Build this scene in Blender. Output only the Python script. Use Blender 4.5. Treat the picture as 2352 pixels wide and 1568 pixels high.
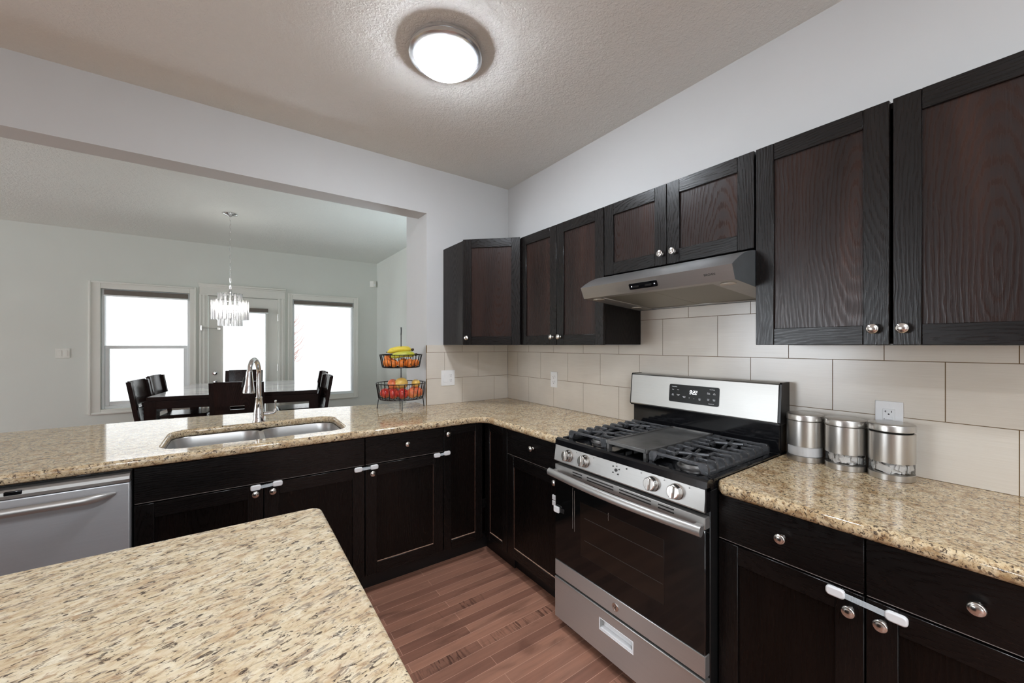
import bpy, bmesh, math, random
from mathutils import Vector, Matrix
from mathutils.geometry import tessellate_polygon
random.seed(7)
PI = math.pi
R = math.radians
scn = bpy.context.scene
for o in list(bpy.data.objects): bpy.data.objects.remove(o)
COL = scn.collection

# ------------------------------------------------------------------ camera, world, exposure
cd = bpy.data.cameras.new('camera'); cam = bpy.data.objects.new('camera', cd); COL.objects.link(cam)
cam.location = (-1.977, -2.838, 1.38); cam.rotation_euler = (R(90), 0, R(-35.435))
cd.sensor_fit = 'HORIZONTAL'; cd.sensor_width = 36.0; cd.lens = 897.99/2352*36
cd.shift_y = 8.07/2352; cd.clip_start = 0.02; cd.clip_end = 200
scn.camera = cam
K_SKY = 2.6        # overcast sky
w = bpy.data.worlds.new('overcast_sky'); scn.world = w; w.use_nodes = True
wn = w.node_tree.nodes; bg = wn['Background']
bg.inputs[0].default_value = (0.93, 0.97, 1.0, 1); bg.inputs[1].default_value = K_SKY
scn.view_settings.view_transform = 'Standard'; scn.view_settings.look = 'None'
scn.view_settings.gamma = 1; scn.view_settings.exposure = 0.18; scn.view_settings.use_curve_mapping = False
try:
    scn.cycles.use_denoising = True; scn.cycles.max_bounces = 10; scn.cycles.diffuse_bounces = 6
    scn.cycles.glossy_bounces = 5; scn.cycles.transmission_bounces = 8; scn.cycles.transparent_max_bounces = 16
    scn.cycles.sample_clamp_indirect = 6.0; scn.cycles.caustics_refractive = False; scn.cycles.caustics_reflective = False
except Exception: pass

CEIL = 2.753; FAR = 3.89; CT = 0.914; JX = -0.765; JY = 0.43; LEFT = -11.5; BACK = -5.4
K_FIX = 92.0      # ceiling fixture emission
K_SPOT = 30.0     # watts of each ceiling lamp added behind the camera
K_UP = 25.0      # unseen lamp added to lift the kitchen ceiling
K_UP2 = 30.0     # unseen lamp added to brighten the dining room
K_UP3 = 10.0      # added lamp hidden behind the corner block, fills the dining room
def area(name, loc, rot, sx, sy, power, col=(1,1,1), portal=False, shape='RECTANGLE'):
    l = bpy.data.lights.new(name, 'AREA'); l.shape = shape; l.size = sx
    if shape == 'RECTANGLE': l.size_y = sy
    l.energy = power; l.color = col
    o = bpy.data.objects.new(name, l); COL.objects.link(o); o.location = loc; o.rotation_euler = rot
    if portal: l.cycles.is_portal = True
    return o
for i, (x0, x1, z0, z1) in enumerate([(-3.285,-2.454,.60,2.06), (-2.1,-1.6,.25,1.87), (-1.255,-.378,.594,2.06)]):
    area('daylight_portal', ((x0+x1)/2, FAR+0.2, (z0+z1)/2), (R(-90),0,0), x1-x0, z1-z0, 1, portal=True)
area('daylight_portal', (-3.3, BACK-.2, 1.3), (R(90),0,0), 2.6, 2.0, 1, portal=True)  # guides sky light through the opening added in the back wall
K_FILL = 225.0     # added fill lamp at an invented opening, far left of the dining room
area('living_room_daylight', (LEFT-.12, 1.9, 1.4), (0,R(-90),0), 2.2, 3.2, K_FILL, (.90,.98,1.07))

# ------------------------------------------------------------------ materials
def new_mat(name):
    m = bpy.data.materials.new(name); m.use_nodes = True
    nt = m.node_tree; b = nt.nodes['Principled BSDF']
    return m, nt, nt.nodes, nt.links, b
def S(b, k, v):
    if k in b.inputs: b.inputs[k].default_value = v
def rgb(c): return (c[0], c[1], c[2], 1)
def srgb(r, g, b):
    f = lambda c: (c/255/12.92) if c/255 <= .04045 else ((c/255+.055)/1.055)**2.4
    return (f(r), f(g), f(b))
def plain(name, col, rough=.5, metal=0, var=.06, scale=30, bump=0.0, **kw):
    m, nt, N, L, b = new_mat(name)
    S(b, 'Metallic', metal); S(b, 'Roughness', rough)
    for k, v in kw.items(): S(b, k.replace('_', ' '), v)
    tc = N.new('ShaderNodeTexCoord'); nz = N.new('ShaderNodeTexNoise'); nz.inputs['Scale'].default_value = scale; nz.inputs['Detail'].default_value = 4
    L.new(tc.outputs['Object'], nz.inputs['Vector'])
    rp = N.new('ShaderNodeValToRGB'); L.new(nz.outputs['Fac'], rp.inputs['Fac'])
    rp.color_ramp.elements[0].position = .3; rp.color_ramp.elements[1].position = .7
    rp.color_ramp.elements[0].color = rgb([c*(1-var) for c in col]); rp.color_ramp.elements[1].color = rgb([min(1, c*(1+var)) for c in col])
    L.new(rp.outputs['Color'], b.inputs['Base Color'])
    if bump:
        bp = N.new('ShaderNodeBump'); bp.inputs['Strength'].default_value = bump; bp.inputs['Distance'].default_value = .002
        L.new(nz.outputs['Fac'], bp.inputs['Height']); L.new(bp.outputs['Normal'], b.inputs['Normal'])
    return m
def ramp(N, stops):
    rp = N.new('ShaderNodeValToRGB'); cr = rp.color_ramp
    while len(cr.elements) < len(stops): cr.elements.new(.5)
    for e, (p, c) in zip(cr.elements, stops): e.position = p; e.color = rgb(c)
    return rp
def mapping(N, L, src, scale=(1,1,1), rot=(0,0,0), loc=(0,0,0)):
    mp = N.new('ShaderNodeMapping'); mp.inputs['Scale'].default_value = scale; mp.inputs['Rotation'].default_value = rot; mp.inputs['Location'].default_value = loc
    L.new(src, mp.inputs['Vector']); return mp.outputs['Vector']
def noise(N, L, vec, scale, detail=4, rough=.55, dist=0):
    n = N.new('ShaderNodeTexNoise'); n.inputs['Scale'].default_value = scale; n.inputs['Detail'].default_value = detail
    n.inputs['Roughness'].default_value = rough; n.inputs['Distortion'].default_value = dist
    L.new(vec, n.inputs['Vector']); return n.outputs['Fac']
def mix(N, L, fac, a, b2, typ='MIX'):
    x = N.new('ShaderNodeMix'); x.data_type = 'RGBA'; x.blend_type = typ
    for s, v in ((0, fac), (6, a), (7, b2)):
        if hasattr(v, 'links'): L.new(v, x.inputs[s])
        else: x.inputs[s].default_value = v if s == 0 else rgb(v)
    return x.outputs[2]
def bumpn(N, L, b, h, strength=.2, dist=.002):
    bp = N.new('ShaderNodeBump'); bp.inputs['Strength'].default_value = strength; bp.inputs['Distance'].default_value = dist
    L.new(h, bp.inputs['Height']); L.new(bp.outputs['Normal'], b.inputs['Normal'])

def wood(name, dark, mid, light, rough=.3, bump=.35, gs=1.0, spec=.2, cath=.5):
    m, nt, N, L, b = new_mat(name); S(b, 'Specular IOR Level', spec)
    uv = N.new('ShaderNodeUVMap').outputs['UV']
    def mth(op, a, v, c=None):
        x = N.new('ShaderNodeMath'); x.operation = op
        for i, q in ((0, a), (1, v)):
            if hasattr(q, 'links'): L.new(q, x.inputs[i])
            else: x.inputs[i].default_value = q
        return x.outputs[0]
    sp = N.new('ShaderNodeSeparateXYZ'); L.new(uv, sp.inputs[0])
    wob = noise(N, L, mapping(N, L, uv, (3, 7, 1)), 1.0, 3)
    vv = mth('ADD', sp.outputs[1], mth('MULTIPLY', wob, .035))
    cb = N.new('ShaderNodeCombineXYZ'); L.new(sp.outputs[0], cb.inputs[0]); L.new(vv, cb.inputs[1])
    pores = noise(N, L, mapping(N, L, cb.outputs[0], (9*gs, 300*gs, 1)), 1.0, 3, .6)
    fig = noise(N, L, mapping(N, L, cb.outputs[0], (1.3*gs, 10*gs, 1)), 1.0, 3, .5, .3)
    rg = N.new('ShaderNodeCombineXYZ')     # flat-sawn figure: long nested arcs
    L.new(mth('MULTIPLY', mth('PINGPONG', sp.outputs[0], .52), 1.5), rg.inputs[0]); L.new(mth('MULTIPLY', mth('PINGPONG', vv, .21), 8.0), rg.inputs[1])
    wv = N.new('ShaderNodeTexWave'); wv.wave_type = 'RINGS'; wv.rings_direction = 'Z'; wv.inputs['Scale'].default_value = 4.2*gs; wv.inputs['Distortion'].default_value = 5.0
    wv.inputs['Detail'].default_value = 3; wv.inputs['Detail Scale'].default_value = 1.2; L.new(rg.outputs[0], wv.inputs['Vector'])
    h = mth('ADD', mth('MULTIPLY', pores, 1.0-.3*cath), mth('MULTIPLY', mth('POWER', wv.outputs['Fac'], 1.4), cath))
    c1 = ramp(N, [(.25, dark), (.55, mid), (.8, light)]); L.new(fig, c1.inputs['Fac'])
    c2 = ramp(N, [(.30, (.62, .60, .59)), (.80, (1.22, 1.2, 1.18))]); L.new(h, c2.inputs['Fac'])
    L.new(mix(N, L, 1.0, c1.outputs['Color'], c2.outputs['Color'], 'MULTIPLY'), b.inputs['Base Color'])
    mr = N.new('ShaderNodeMapRange'); mr.inputs[1].default_value = .25; mr.inputs[2].default_value = .85; mr.inputs[3].default_value = rough+.14; mr.inputs[4].default_value = rough-.06
    L.new(h, mr.inputs[0]); L.new(mr.outputs[0], b.inputs['Roughness'])
    bumpn(N, L, b, h, bump, .0016)
    return m
def granite(name, ang, warm=0.0, sc=1.0, str_=1.0, an=1.0):
    m, nt, N, L, b = new_mat(name); S(b, 'Roughness', .06); S(b, 'Specular IOR Level', .5)
    P = N.new('ShaderNodeNewGeometry').outputs['Position']
    v = mapping(N, L, P, (1, 1, 1), (0, 0, -ang))
    def lay(a, c, off, det=7, ro=.68, di=.8): return noise(N, L, mapping(N, L, v, (a*sc*an, c*sc*str_, c*.8*sc), (0,0,0), off), 1, det, ro, di)
    def mask(src, lo, hi, k, base, col):
        rp = ramp(N, [(lo, (0,0,0)), (hi, (1,1,1))]); L.new(src, rp.inputs['Fac'])
        mu = N.new('ShaderNodeMath'); mu.operation = 'MULTIPLY'; mu.inputs[1].default_value = k; L.new(rp.outputs['Color'], mu.inputs[0])
        return mix(N, L, mu.outputs[0], base, col)
    base = ramp(N, [(.30, srgb(186,164,136)), (.42, srgb(208,188,154)), (.54, srgb(222,207,178)), (.70, srgb(234,225,203))])
    L.new(lay(26, 46, (0,0,0)), base.inputs['Fac'])
    bcol = mix(N, L, min(1, .5*warm), base.outputs['Color'], mix(N, L, 1, base.outputs['Color'], (1.0, .86, .66), 'MULTIPLY'))
    c = mask(lay(9, 22, (3,7,1), 5), .50, .66, .5+.3*warm, bcol, srgb(188-24*warm,154-26*warm,120-36*warm))
    c = mask(lay(44, 92, (3,1,8)), .535-.01*warm, .63, .62+.2*warm, c, srgb(156-24*warm,120-28*warm,88-30*warm))
    c = mask(lay(36, 84, (11,2,5)), .54-.01*warm, .61, .74-.24*warm, c, srgb(128-14*warm,114-18*warm,104-24*warm))
    c = mask(lay(60, 132, (5,5,2), 6, .62), (.575-.03*warm), .622-.025*warm, .9, c, srgb(56,44,40))
    L.new(c, b.inputs['Base Color'])
    return m
def steel(name, col=(.60,.60,.60), rough=.28, axis=(2, 260, 260), metal=.82):
    m, nt, N, L, b = new_mat(name); S(b, 'Metallic', metal); S(b, 'Base Color', rgb(col))
    tc = N.new('ShaderNodeTexCoord'); g = noise(N, L, mapping(N, L, tc.outputs['Object'], [a*1.3 for a in axis]), 1, 2)
    g2 = noise(N, L, mapping(N, L, tc.outputs['Object'], (3,3,3)), 1, 2)
    mr = N.new('ShaderNodeMapRange'); mr.inputs[3].default_value = rough-.03; mr.inputs[4].default_value = rough+.04
    L.new(g2, mr.inputs[0]); L.new(mr.outputs[0], b.inputs['Roughness'])
    cc = ramp(N, [(.3, [c*.975 for c in col]), (.7, [min(1, c*1.02) for c in col])]); L.new(g, cc.inputs['Fac']); L.new(cc.outputs['Color'], b.inputs['Base Color'])
    return m
def emit(name, col, k):
    m, nt, N, L, b = new_mat(name); S(b, 'Base Color', rgb(col)); S(b, 'Emission Color', rgb(col)); S(b, 'Emission Strength', k); S(b, 'Roughness', .4)
    return m
def pane_glass(name, tint=(1,1,1), refl=.07):
    m = bpy.data.materials.new(name); m.use_nodes = True; nt = m.node_tree; N = nt.nodes; L = nt.links
    N.remove(N['Principled BSDF']); t = N.new('ShaderNodeBsdfTransparent'); t.inputs[0].default_value = rgb(tint)
    g = N.new('ShaderNodeBsdfGlossy'); g.inputs['Roughness'].default_value = .02
    lw = N.new('ShaderNodeFresnel'); lw.inputs[0].default_value = 1.45
    mu = N.new('ShaderNodeMath'); mu.operation = 'MULTIPLY'; mu.inputs[1].default_value = refl/.04*.6; L.new(lw.outputs[0], mu.inputs[0]); mu.use_clamp = True
    x = N.new('ShaderNodeMixShader'); L.new(mu.outputs[0], x.inputs[0]); L.new(t.outputs[0], x.inputs[1]); L.new(g.outputs[0], x.inputs[2])
    L.new(x.outputs[0], N['Material Output'].inputs[0]); return m
def ceiling_mat(name, col, strength):
    m, nt, N, L, b = new_mat(name); S(b, 'Roughness', .9)
    P = N.new('ShaderNodeNewGeometry').outputs['Position']
    n1 = noise(N, L, P, 85, 5, .6, .6); n2 = noise(N, L, P, 30, 3, .5, .3)
    ad = N.new('ShaderNodeMath'); ad.operation = 'ADD'; L.new(n1, ad.inputs[0]); L.new(n2, ad.inputs[1])
    rp = ramp(N, [(.42, (0,0,0)), (.62, (1,1,1))]); mu = N.new('ShaderNodeMath'); mu.operation = 'MULTIPLY'; mu.inputs[1].default_value = .5
    L.new(ad.outputs[0], mu.inputs[0]); L.new(mu.outputs[0], rp.inputs['Fac'])
    bumpn(N, L, b, rp.outputs['Color'], strength, .006)
    cc = ramp(N, [(0, [c*.97 for c in col]), (1, col)]); L.new(n2, cc.inputs['Fac']); L.new(cc.outputs['Color'], b.inputs['Base Color'])
    return m
def floor_mat(name):
    m, nt, N, L, b = new_mat(name); S(b, 'Roughness', .33)
    P = N.new('ShaderNodeNewGeometry').outputs['Position']
    br = N.new('ShaderNodeTexBrick'); br.offset = .37; br.offset_frequency = 2; br.squash = 1
    br.inputs['Scale'].default_value = 1; br.inputs['Brick Width'].default_value = .85; br.inputs['Row Height'].default_value = .057
    br.inputs['Mortar Size'].default_value = .0010; br.inputs['Mortar Smooth'].default_value = .3; br.inputs['Bias'].default_value = -.05
    br.inputs['Color1'].default_value = rgb(srgb(178,130,108)); br.inputs['Color2'].default_value = rgb(srgb(140,99,83)); br.inputs['Mortar'].default_value = rgb(srgb(214,170,148))
    L.new(mapping(N, L, P, (1,1,1), (0,0,0), (.2,0,0)), br.inputs['Vector'])
    g = noise(N, L, mapping(N, L, P, (3, 60, 1)), 1, 5, .6, .3); cl = noise(N, L, mapping(N, L, P, (4, 13, 1)), 1, 3, .5, .6)
    c2 = ramp(N, [(.3, (.84,.83,.83)), (.7, (1.08,1.07,1.06))]); L.new(g, c2.inputs['Fac'])
    c3 = ramp(N, [(.27, (.62,.60,.60)), (.42, (.95,.95,.95)), (.7, (1.08,1.05,1.03))]); L.new(cl, c3.inputs['Fac'])
    c = mix(N, L, 1, br.outputs['Color'], c2.outputs['Color'], 'MULTIPLY'); c = mix(N, L, 1, c, c3.outputs['Color'], 'MULTIPLY')
    sp = N.new('ShaderNodeSeparateXYZ'); L.new(P, sp.inputs[0])
    def m2(op, a, v):
        x = N.new('ShaderNodeMath'); x.operation = op
        for i, q in ((0, a), (1, v)):
            if hasattr(q, 'links'): L.new(q, x.inputs[i])
            else: x.inputs[i].default_value = q
        return x.outputs[0]
    ch = ramp(N, [(.50, (0,0,0)), (.58, (1,1,1))]); L.new(noise(N, L, mapping(N, L, P, (75, 8, 1), (0,0,R(8))), 1, 3, .6), ch.inputs['Fac'])
    tot = None
    for y0, y1, x0, x1 in ((-1.310, -1.255, -1.45, -.62), (-1.026, -.969, -1.12, -.84), (-1.823, -1.768, -1.3, -.6), (-2.2, -2.13, -1.7, -.9)):   # scraped boards
        k = m2('MULTIPLY', m2('MULTIPLY', m2('GREATER_THAN', sp.outputs[1], y0), m2('LESS_THAN', sp.outputs[1], y1)), m2('MULTIPLY', m2('GREATER_THAN', sp.outputs[0], x0), m2('LESS_THAN', sp.outputs[0], x1)))
        tot = k if tot is None else m2('ADD', tot, k)
    lf = ramp(N, [(.38, (0,0,0)), (.55, (.62,.62,.62))]); L.new(noise(N, L, mapping(N, L, P, (7, 1, 1)), 1, 2), lf.inputs['Fac'])
    f = m2('MULTIPLY', m2('MULTIPLY', tot, ch.outputs['Color']), lf.outputs['Color'])
    c = mix(N, L, f, c, srgb(58,38,32))
    L.new(c, b.inputs['Base Color']); bumpn(N, L, b, g, .08, .001)
    return m
def tile_mat(name):
    m, nt, N, L, b = new_mat(name); S(b, 'Roughness', .18)
    P = N.new('ShaderNodeNewGeometry').outputs['Position']
    g = noise(N, L, mapping(N, L, P, (6, 6, 330)), 1, 4, .6); g2 = noise(N, L, P, 5, 2)
    c = ramp(N, [(.3, srgb(214,206,194)), (.7, srgb(220,213,202))]); L.new(g, c.inputs['Fac'])
    c2 = ramp(N, [(.3, (.95,.95,.95)), (.7, (1.03,1.03,1.03))]); L.new(g2, c2.inputs['Fac'])
    L.new(mix(N, L, 1, c.outputs['Color'], c2.outputs['Color'], 'MULTIPLY'), b.inputs['Base Color'])
    bumpn(N, L, b, g, .10, .0008)
    return m
M = {}
M['wall'] = plain('wall_paint', srgb(203,203,202), .85, var=.012, scale=3)
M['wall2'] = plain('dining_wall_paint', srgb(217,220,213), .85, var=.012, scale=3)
M['ceil'] = ceiling_mat('kitchen_ceiling_knockdown', srgb(236,234,228), .45)
M['ceil2'] = ceiling_mat('dining_ceiling_knockdown', srgb(228,232,226), .45)
M['trimw'] = plain('white_trim_paint', srgb(226,226,218), .45, var=.015, scale=4)
M['vinyl'] = plain('white_vinyl', srgb(236,240,240), .35, var=.01, scale=4)
M['floor'] = floor_mat('walnut_plank_floor')
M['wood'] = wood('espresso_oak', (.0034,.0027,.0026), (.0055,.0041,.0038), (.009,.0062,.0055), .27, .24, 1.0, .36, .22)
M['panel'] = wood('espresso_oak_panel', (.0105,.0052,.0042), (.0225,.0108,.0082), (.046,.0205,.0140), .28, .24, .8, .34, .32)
M['bpanel'] = wood('espresso_base_panel', (.0026,.0018,.0016), (.0046,.0029,.0024), (.008,.0045,.0035), .28, .24, .8, .25, .25)  # darker copy of the panel wood, with the dimmer light down there put in
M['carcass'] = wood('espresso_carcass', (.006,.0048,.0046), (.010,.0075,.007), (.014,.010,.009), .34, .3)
M['toe'] = plain('black_toe_kick', (.006,.005,.005), .45)
M['wear'] = plain('worn_raw_wood_edge', srgb(172,138,118), .7, var=.4, scale=60)
M['wear2'] = plain('worn_brown_edge', srgb(82,56,44), .6, var=.4, scale=60)
M['edge'] = plain('worn_light_drawer_edge', srgb(128,120,114), .45, var=.3, scale=50)
M['granA'] = granite('granite_peninsula', R(3), .75, 1.0, 1.0, 1.4)
M['granB'] = granite('granite_right_counter', R(72), 1.0, 1.15, .92, 1.75)
M['granC'] = granite('granite_island', R(14), .15, .95, 1.1, 1.05)
M['tile'] = tile_mat('cream_linen_tile'); M['grout'] = plain('tan_grout', srgb(122,100,72), .9)
M['steel'] = steel('brushed_stainless', (.58,.575,.565), .34, (3,3,320))
M['steelh'] = steel('brushed_stainless_horizontal', (.53,.52,.50), .40, (4,4,300))
M['steeld'] = steel('dishwasher_stainless', (.62,.625,.64), .38, (6,6,300), .55)
M['steelb'] = steel('backguard_stainless', (.43,.42,.40), .38, (4,4,300))
M['hood'] = steel('hood_stainless', (.47,.465,.455), .30, (3,3,320), .9)
M['steelv'] = steel('canister_stainless', (.56,.54,.51), .28, (220,220,2), .95)
M['hoodside'] = plain('grey_painted_metal', srgb(96,100,102), .45, .3)
M['chrome'] = plain('polished_chrome', (.82,.82,.82), .07, 1, var=.02)
M['nickel'] = plain('satin_nickel', (.68,.66,.63), .22, 1, var=.04, scale=80)
M['blackgl'] = plain('black_enamel', (.006,.006,.007), .10, 0, var=.2, scale=15)
M['blackmat'] = plain('black_plastic', (.008,.008,.008), .4)
M['glassblk'] = plain('black_oven_glass', (.004,.004,.004), .06, 0, var=.1)
M['display'] = plain('black_display', (.012,.012,.013), .12, 0, var=.1, Specular_IOR_Level=.18)
M['ovenwin'] = plain('oven_window_glass', (.010,.007,.0055), .08, 0, var=.25, scale=6)
M['iron'] = plain('cast_iron', (.09,.092,.097), .42, .45, var=.3, scale=70, bump=.3)
M['griddle'] = plain('seasoned_griddle', (.15,.147,.142), .38, .6, var=.45, scale=9)
M['burn'] = plain('burner_cap', (.05,.05,.052), .45, .3, var=.2)
M['burnb'] = plain('burner_base', (.30,.29,.28), .42, .8)
M['rim'] = plain('light_brushed_rim', (.78,.78,.78), .22, .9, var=.02)
M['white'] = plain('white_plastic', srgb(238,238,238), .3, var=.01)
M['frost'] = plain('clear_plastic_strap', srgb(196,204,208), .25, var=.08, scale=90)
M['slot'] = plain('dark_slot', (.02,.018,.016), .6)
M['print'] = emit('panel_print', (.75,.77,.8), .35); M['digit'] = emit('lit_digits', (.95,.97,1), 1.5)
M['ink'] = plain('printed_ink', (.02,.02,.02), .5)
M['lamp'] = emit('lit_diffuser', (.90,.97,1.06), K_FIX)
M['bulb'] = emit('lit_bulbs', (1.0,.97,.93), 60.0)
M['lens'] = plain('hood_lamp_lens', srgb(196,188,172), .25)
M['filter'] = steel('hood_filter', (.36,.345,.30), .45, (120,120,120))
M['pane'] = pane_glass('window_pane'); M['crystal'] = None
M['crystal'] = pane_glass('clear_glass_tube', (.985,.985,.985), .07)
_n = M['crystal'].node_tree.nodes; _l = M['crystal'].node_tree.links; _t = _n.new('ShaderNodeBsdfTranslucent'); _t.inputs[0].default_value = (.95,.95,.95,1); _x = _n.new('ShaderNodeMixShader'); _x.inputs[0].default_value = .24
_o = _n['Material Output'].inputs[0]; _src = _o.links[0].from_socket; _l.new(_src, _x.inputs[1]); _l.new(_t.outputs[0], _x.inputs[2]); _l.new(_x.outputs[0], _o)
M['clear'] = pane_glass('canister_clear_plastic', (.97,.97,.97), .05)
M['blind'] = plain('taupe_shade_fabric', srgb(114,106,98), .8, var=.05)
M['tablewood'] = wood('dining_dark_wood', (.010,.006,.0055), (.018,.010,.009), (.028,.014,.012), .16, .1)
m, nt, N, L, b = new_mat('white_marble_top'); S(b, 'Roughness', .08)
_tc = N.new('ShaderNodeTexCoord').outputs['Object']; _rp = ramp(N, [(.40, srgb(206,206,210)), (.5, srgb(236,236,238)), (.58, srgb(244,244,246))])
L.new(noise(N, L, mapping(N, L, _tc, (3,6,3)), 1, 6, .6, 1.2), _rp.inputs['Fac']); L.new(_rp.outputs['Color'], b.inputs['Base Color']); M['tabletop'] = m
M['paper'] = plain('white_packets', srgb(236,234,230), .5, var=.1, scale=60)
M['wire'] = plain('black_wire', (.012,.012,.013), .35, .5)
M['stem'] = plain('fruit_stem', (.05,.03,.015), .7)
M['snow'] = plain('snow', (.88,.89,.9), .8, var=.01, scale=1)
M['siding'] = plain('pale_siding', srgb(226,226,224), .8, var=.02, scale=2)
M['hglass'] = plain('house_window', srgb(205,209,211), .3, var=.1, scale=2)
M['bark'] = plain('red_brown_bark', srgb(150,110,100), .8)
def fruit(name, stops, scale=9, rough=.32):
    m, nt, N, L, b = new_mat(name); S(b, 'Roughness', rough)
    tc = N.new('ShaderNodeTexCoord').outputs['Object']
    rp = ramp(N, stops); L.new(noise(N, L, tc, scale, 4, .55, .4), rp.inputs['Fac']); L.new(rp.outputs['Color'], b.inputs['Base Color'])
    bumpn(N, L, b, noise(N, L, tc, 300, 2), .05, .0005)
    return m
M['banana'] = fruit('banana_peel', [(.3, srgb(222,196,60)), (.6, srgb(230,206,78)), (.8, srgb(196,178,60))], 18, .45)
M['bananag'] = fruit('greenish_banana_peel', [(.3, srgb(178,182,56)), (.6, srgb(206,200,70)), (.8, srgb(160,168,50))], 18, .45)
M['orange'] = fruit('orange_peel', [(.3, srgb(222,112,40)), (.7, srgb(240,146,66))], 14, .42)
M['apple'] = fruit('red_apple_skin', [(.3, srgb(150,34,36)), (.52, srgb(190,62,54)), (.7, srgb(214,140,88))], 14, .22)
M['applep'] = fruit('pink_apple_skin', [(.3, srgb(206,72,58)), (.55, srgb(226,130,84)), (.75, srgb(232,190,110))], 12, .24)
M['mango'] = fruit('yellow_pink_skin', [(.3, srgb(226,178,84)), (.6, srgb(232,196,104)), (.78, srgb(220,120,96))], 12, .35)

# ------------------------------------------------------------------ mesh building
class MB:
    def __init__(s):
        s.bm = bmesh.new(); s.uv = s.bm.loops.layers.uv.new('UVMap'); s.fl = s.bm.faces.layers.int.new('flat'); s.dn = s.bm.faces.layers.int.new('done')
    def _uv(s, faces, g):
        ou, ov = random.uniform(0, 9), random.uniform(0, 9)
        for f in faces:
            f[s.dn] = 1
            n = f.normal; k = max(range(3), key=lambda i: abs(n[i])); ax = [i for i in range(3) if i != k]
            a = g if g in ax else ax[0]; c = [i for i in ax if i != a][0]
            for l in f.loops: l[s.uv].uv = (l.vert.co[a]+ou, l.vert.co[c]+ov)
    def box(s, x0, x1, y0, y1, z0, z1, bev=0, g=2, mi=0, seg=1):
        a, b = [min(x0,x1), min(y0,y1), min(z0,z1)], [max(x0,x1), max(y0,y1), max(z0,z1)]
        v = [s.bm.verts.new((b[0] if i & 1 else a[0], b[1] if i & 2 else a[1], b[2] if i & 4 else a[2])) for i in range(8)]
        fs = [s.bm.faces.new([v[i] for i in q]) for q in ((0,2,3,1),(4,5,7,6),(0,1,5,4),(2,6,7,3),(0,4,6,2),(1,3,7,5))]
        for f in fs: f[s.fl] = 1
        if bev:
            es = list({e for f in fs for e in f.edges})
            r = bmesh.ops.bevel(s.bm, geom=es, offset=bev, segments=seg, profile=.5, affect='EDGES')
            for f in r['faces']: f[s.fl] = 0
            fs = [f for f in s.bm.faces if f[s.dn] == 0]
        for f in fs: f.normal_update(); f.material_index = mi
        s._uv(fs, g); return s
    def rings(s, rs, cap0=True, cap1=True, mi=0, closed=True):
        V = [[s.bm.verts.new(p) for p in r] for r in rs]; fs = []
        n = len(V[0]); m = n if closed else n-1
        for a, b in zip(V, V[1:]):
            for i in range(m):
                j = (i+1) % n
                fs.append(s.bm.faces.new((a[i], a[j], b[j], b[i])))
        if cap0 and n > 2: fs.append(s.bm.faces.new(V[0][::-1])); fs[-1][s.fl] = 1
        if cap1 and n > 2: fs.append(s.bm.faces.new(V[-1])); fs[-1][s.fl] = 1
        for f in fs: f.normal_update(); f.material_index = mi
        s._uv(fs, 2); return s
    def lathe(s, prof, org=(0,0,0), axis=(0,0,1), seg=24, mi=0, caps=True):
        ax = Vector(axis).normalized(); q = Vector((0,0,1)).rotation_difference(ax); o = Vector(org); rs = []
        for r, z in prof:
            rs.append([o + q @ Vector((max(r,1e-5)*math.cos(2*PI*i/seg), max(r,1e-5)*math.sin(2*PI*i/seg), z)) for i in range(seg)])
        return s.rings(rs, caps, caps, mi)
    def cyl(s, p0, p1, r0, r1=None, seg=16, mi=0):
        p0, p1 = Vector(p0), Vector(p1); r1 = r0 if r1 is None else r1
        return s.lathe([(r0, 0), (r1, (p1-p0).length)], p0, p1-p0, seg, mi)
    def tube(s, pts, r, seg=8, closed=False, mi=0, flat=1.0):
        P = [Vector(p) for p in pts]; n = len(P); rs = []; up = None
        rr = r if isinstance(r, (list, tuple)) else [r]*n
        for i in range(n):
            t = (P[(i+1) % n]-P[i-1]) if closed else (P[min(i+1,n-1)]-P[max(i-1,0)])
            t.normalize()
            if up is None:
                up = Vector((0,0,1)) if abs(t.z) < .9 else Vector((1,0,0))
            a = t.cross(up)
            if a.length < 1e-4: a = t.cross(Vector((0,1,0)))
            a.normalize(); b = a.cross(t).normalized(); up = b
            rs.append([P[i] + rr[i]*(a*math.cos(2*PI*k/seg) + b*flat*math.sin(2*PI*k/seg)) for k in range(seg)])
        if closed: rs.append(rs[0])
        return s.rings(rs, not closed, not closed, mi)
    def prism(s, poly, lo, hi, axis=0, mi=0, g=2, flat=1):
        # poly in the two other axes (ordered), extruded along axis
        def P(u, v, w): return (w,u,v) if axis == 0 else ((u,w,v) if axis == 1 else (u,v,w))
        a = [s.bm.verts.new(P(u,v,lo)) for u, v in poly]; b = [s.bm.verts.new(P(u,v,hi)) for u, v in poly]; n = len(poly)
        fs = [s.bm.faces.new((a[i], a[(i+1) % n], b[(i+1) % n], b[i])) for i in range(n)]
        for f in fs: f[s.fl] = flat
        fs += [s.bm.faces.new(a[::-1]), s.bm.faces.new(b)]
        for f in fs[-2:]: f[s.fl] = 1
        for f in fs: f.normal_update(); f.material_index = mi
        s._uv(fs, g); return s
    def ball(s, c, rx, ry=None, rz=None, seg=20, mi=0, fn=None):
        ry = ry or rx; rz = rz or rx; rs = []
        for i in range(seg//2+1):
            t = PI*i/(seg//2); z = -math.cos(t); r = max(math.sin(t), 1e-3)
            row = []
            for k in range(seg):
                p = Vector((r*math.cos(2*PI*k/seg), r*math.sin(2*PI*k/seg), z))
                if fn: p = fn(p)
                row.append((c[0]+rx*p.x, c[1]+ry*p.y, c[2]+rz*p.z))
            rs.append(row)
        return s.rings(rs, True, True, mi)
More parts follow.
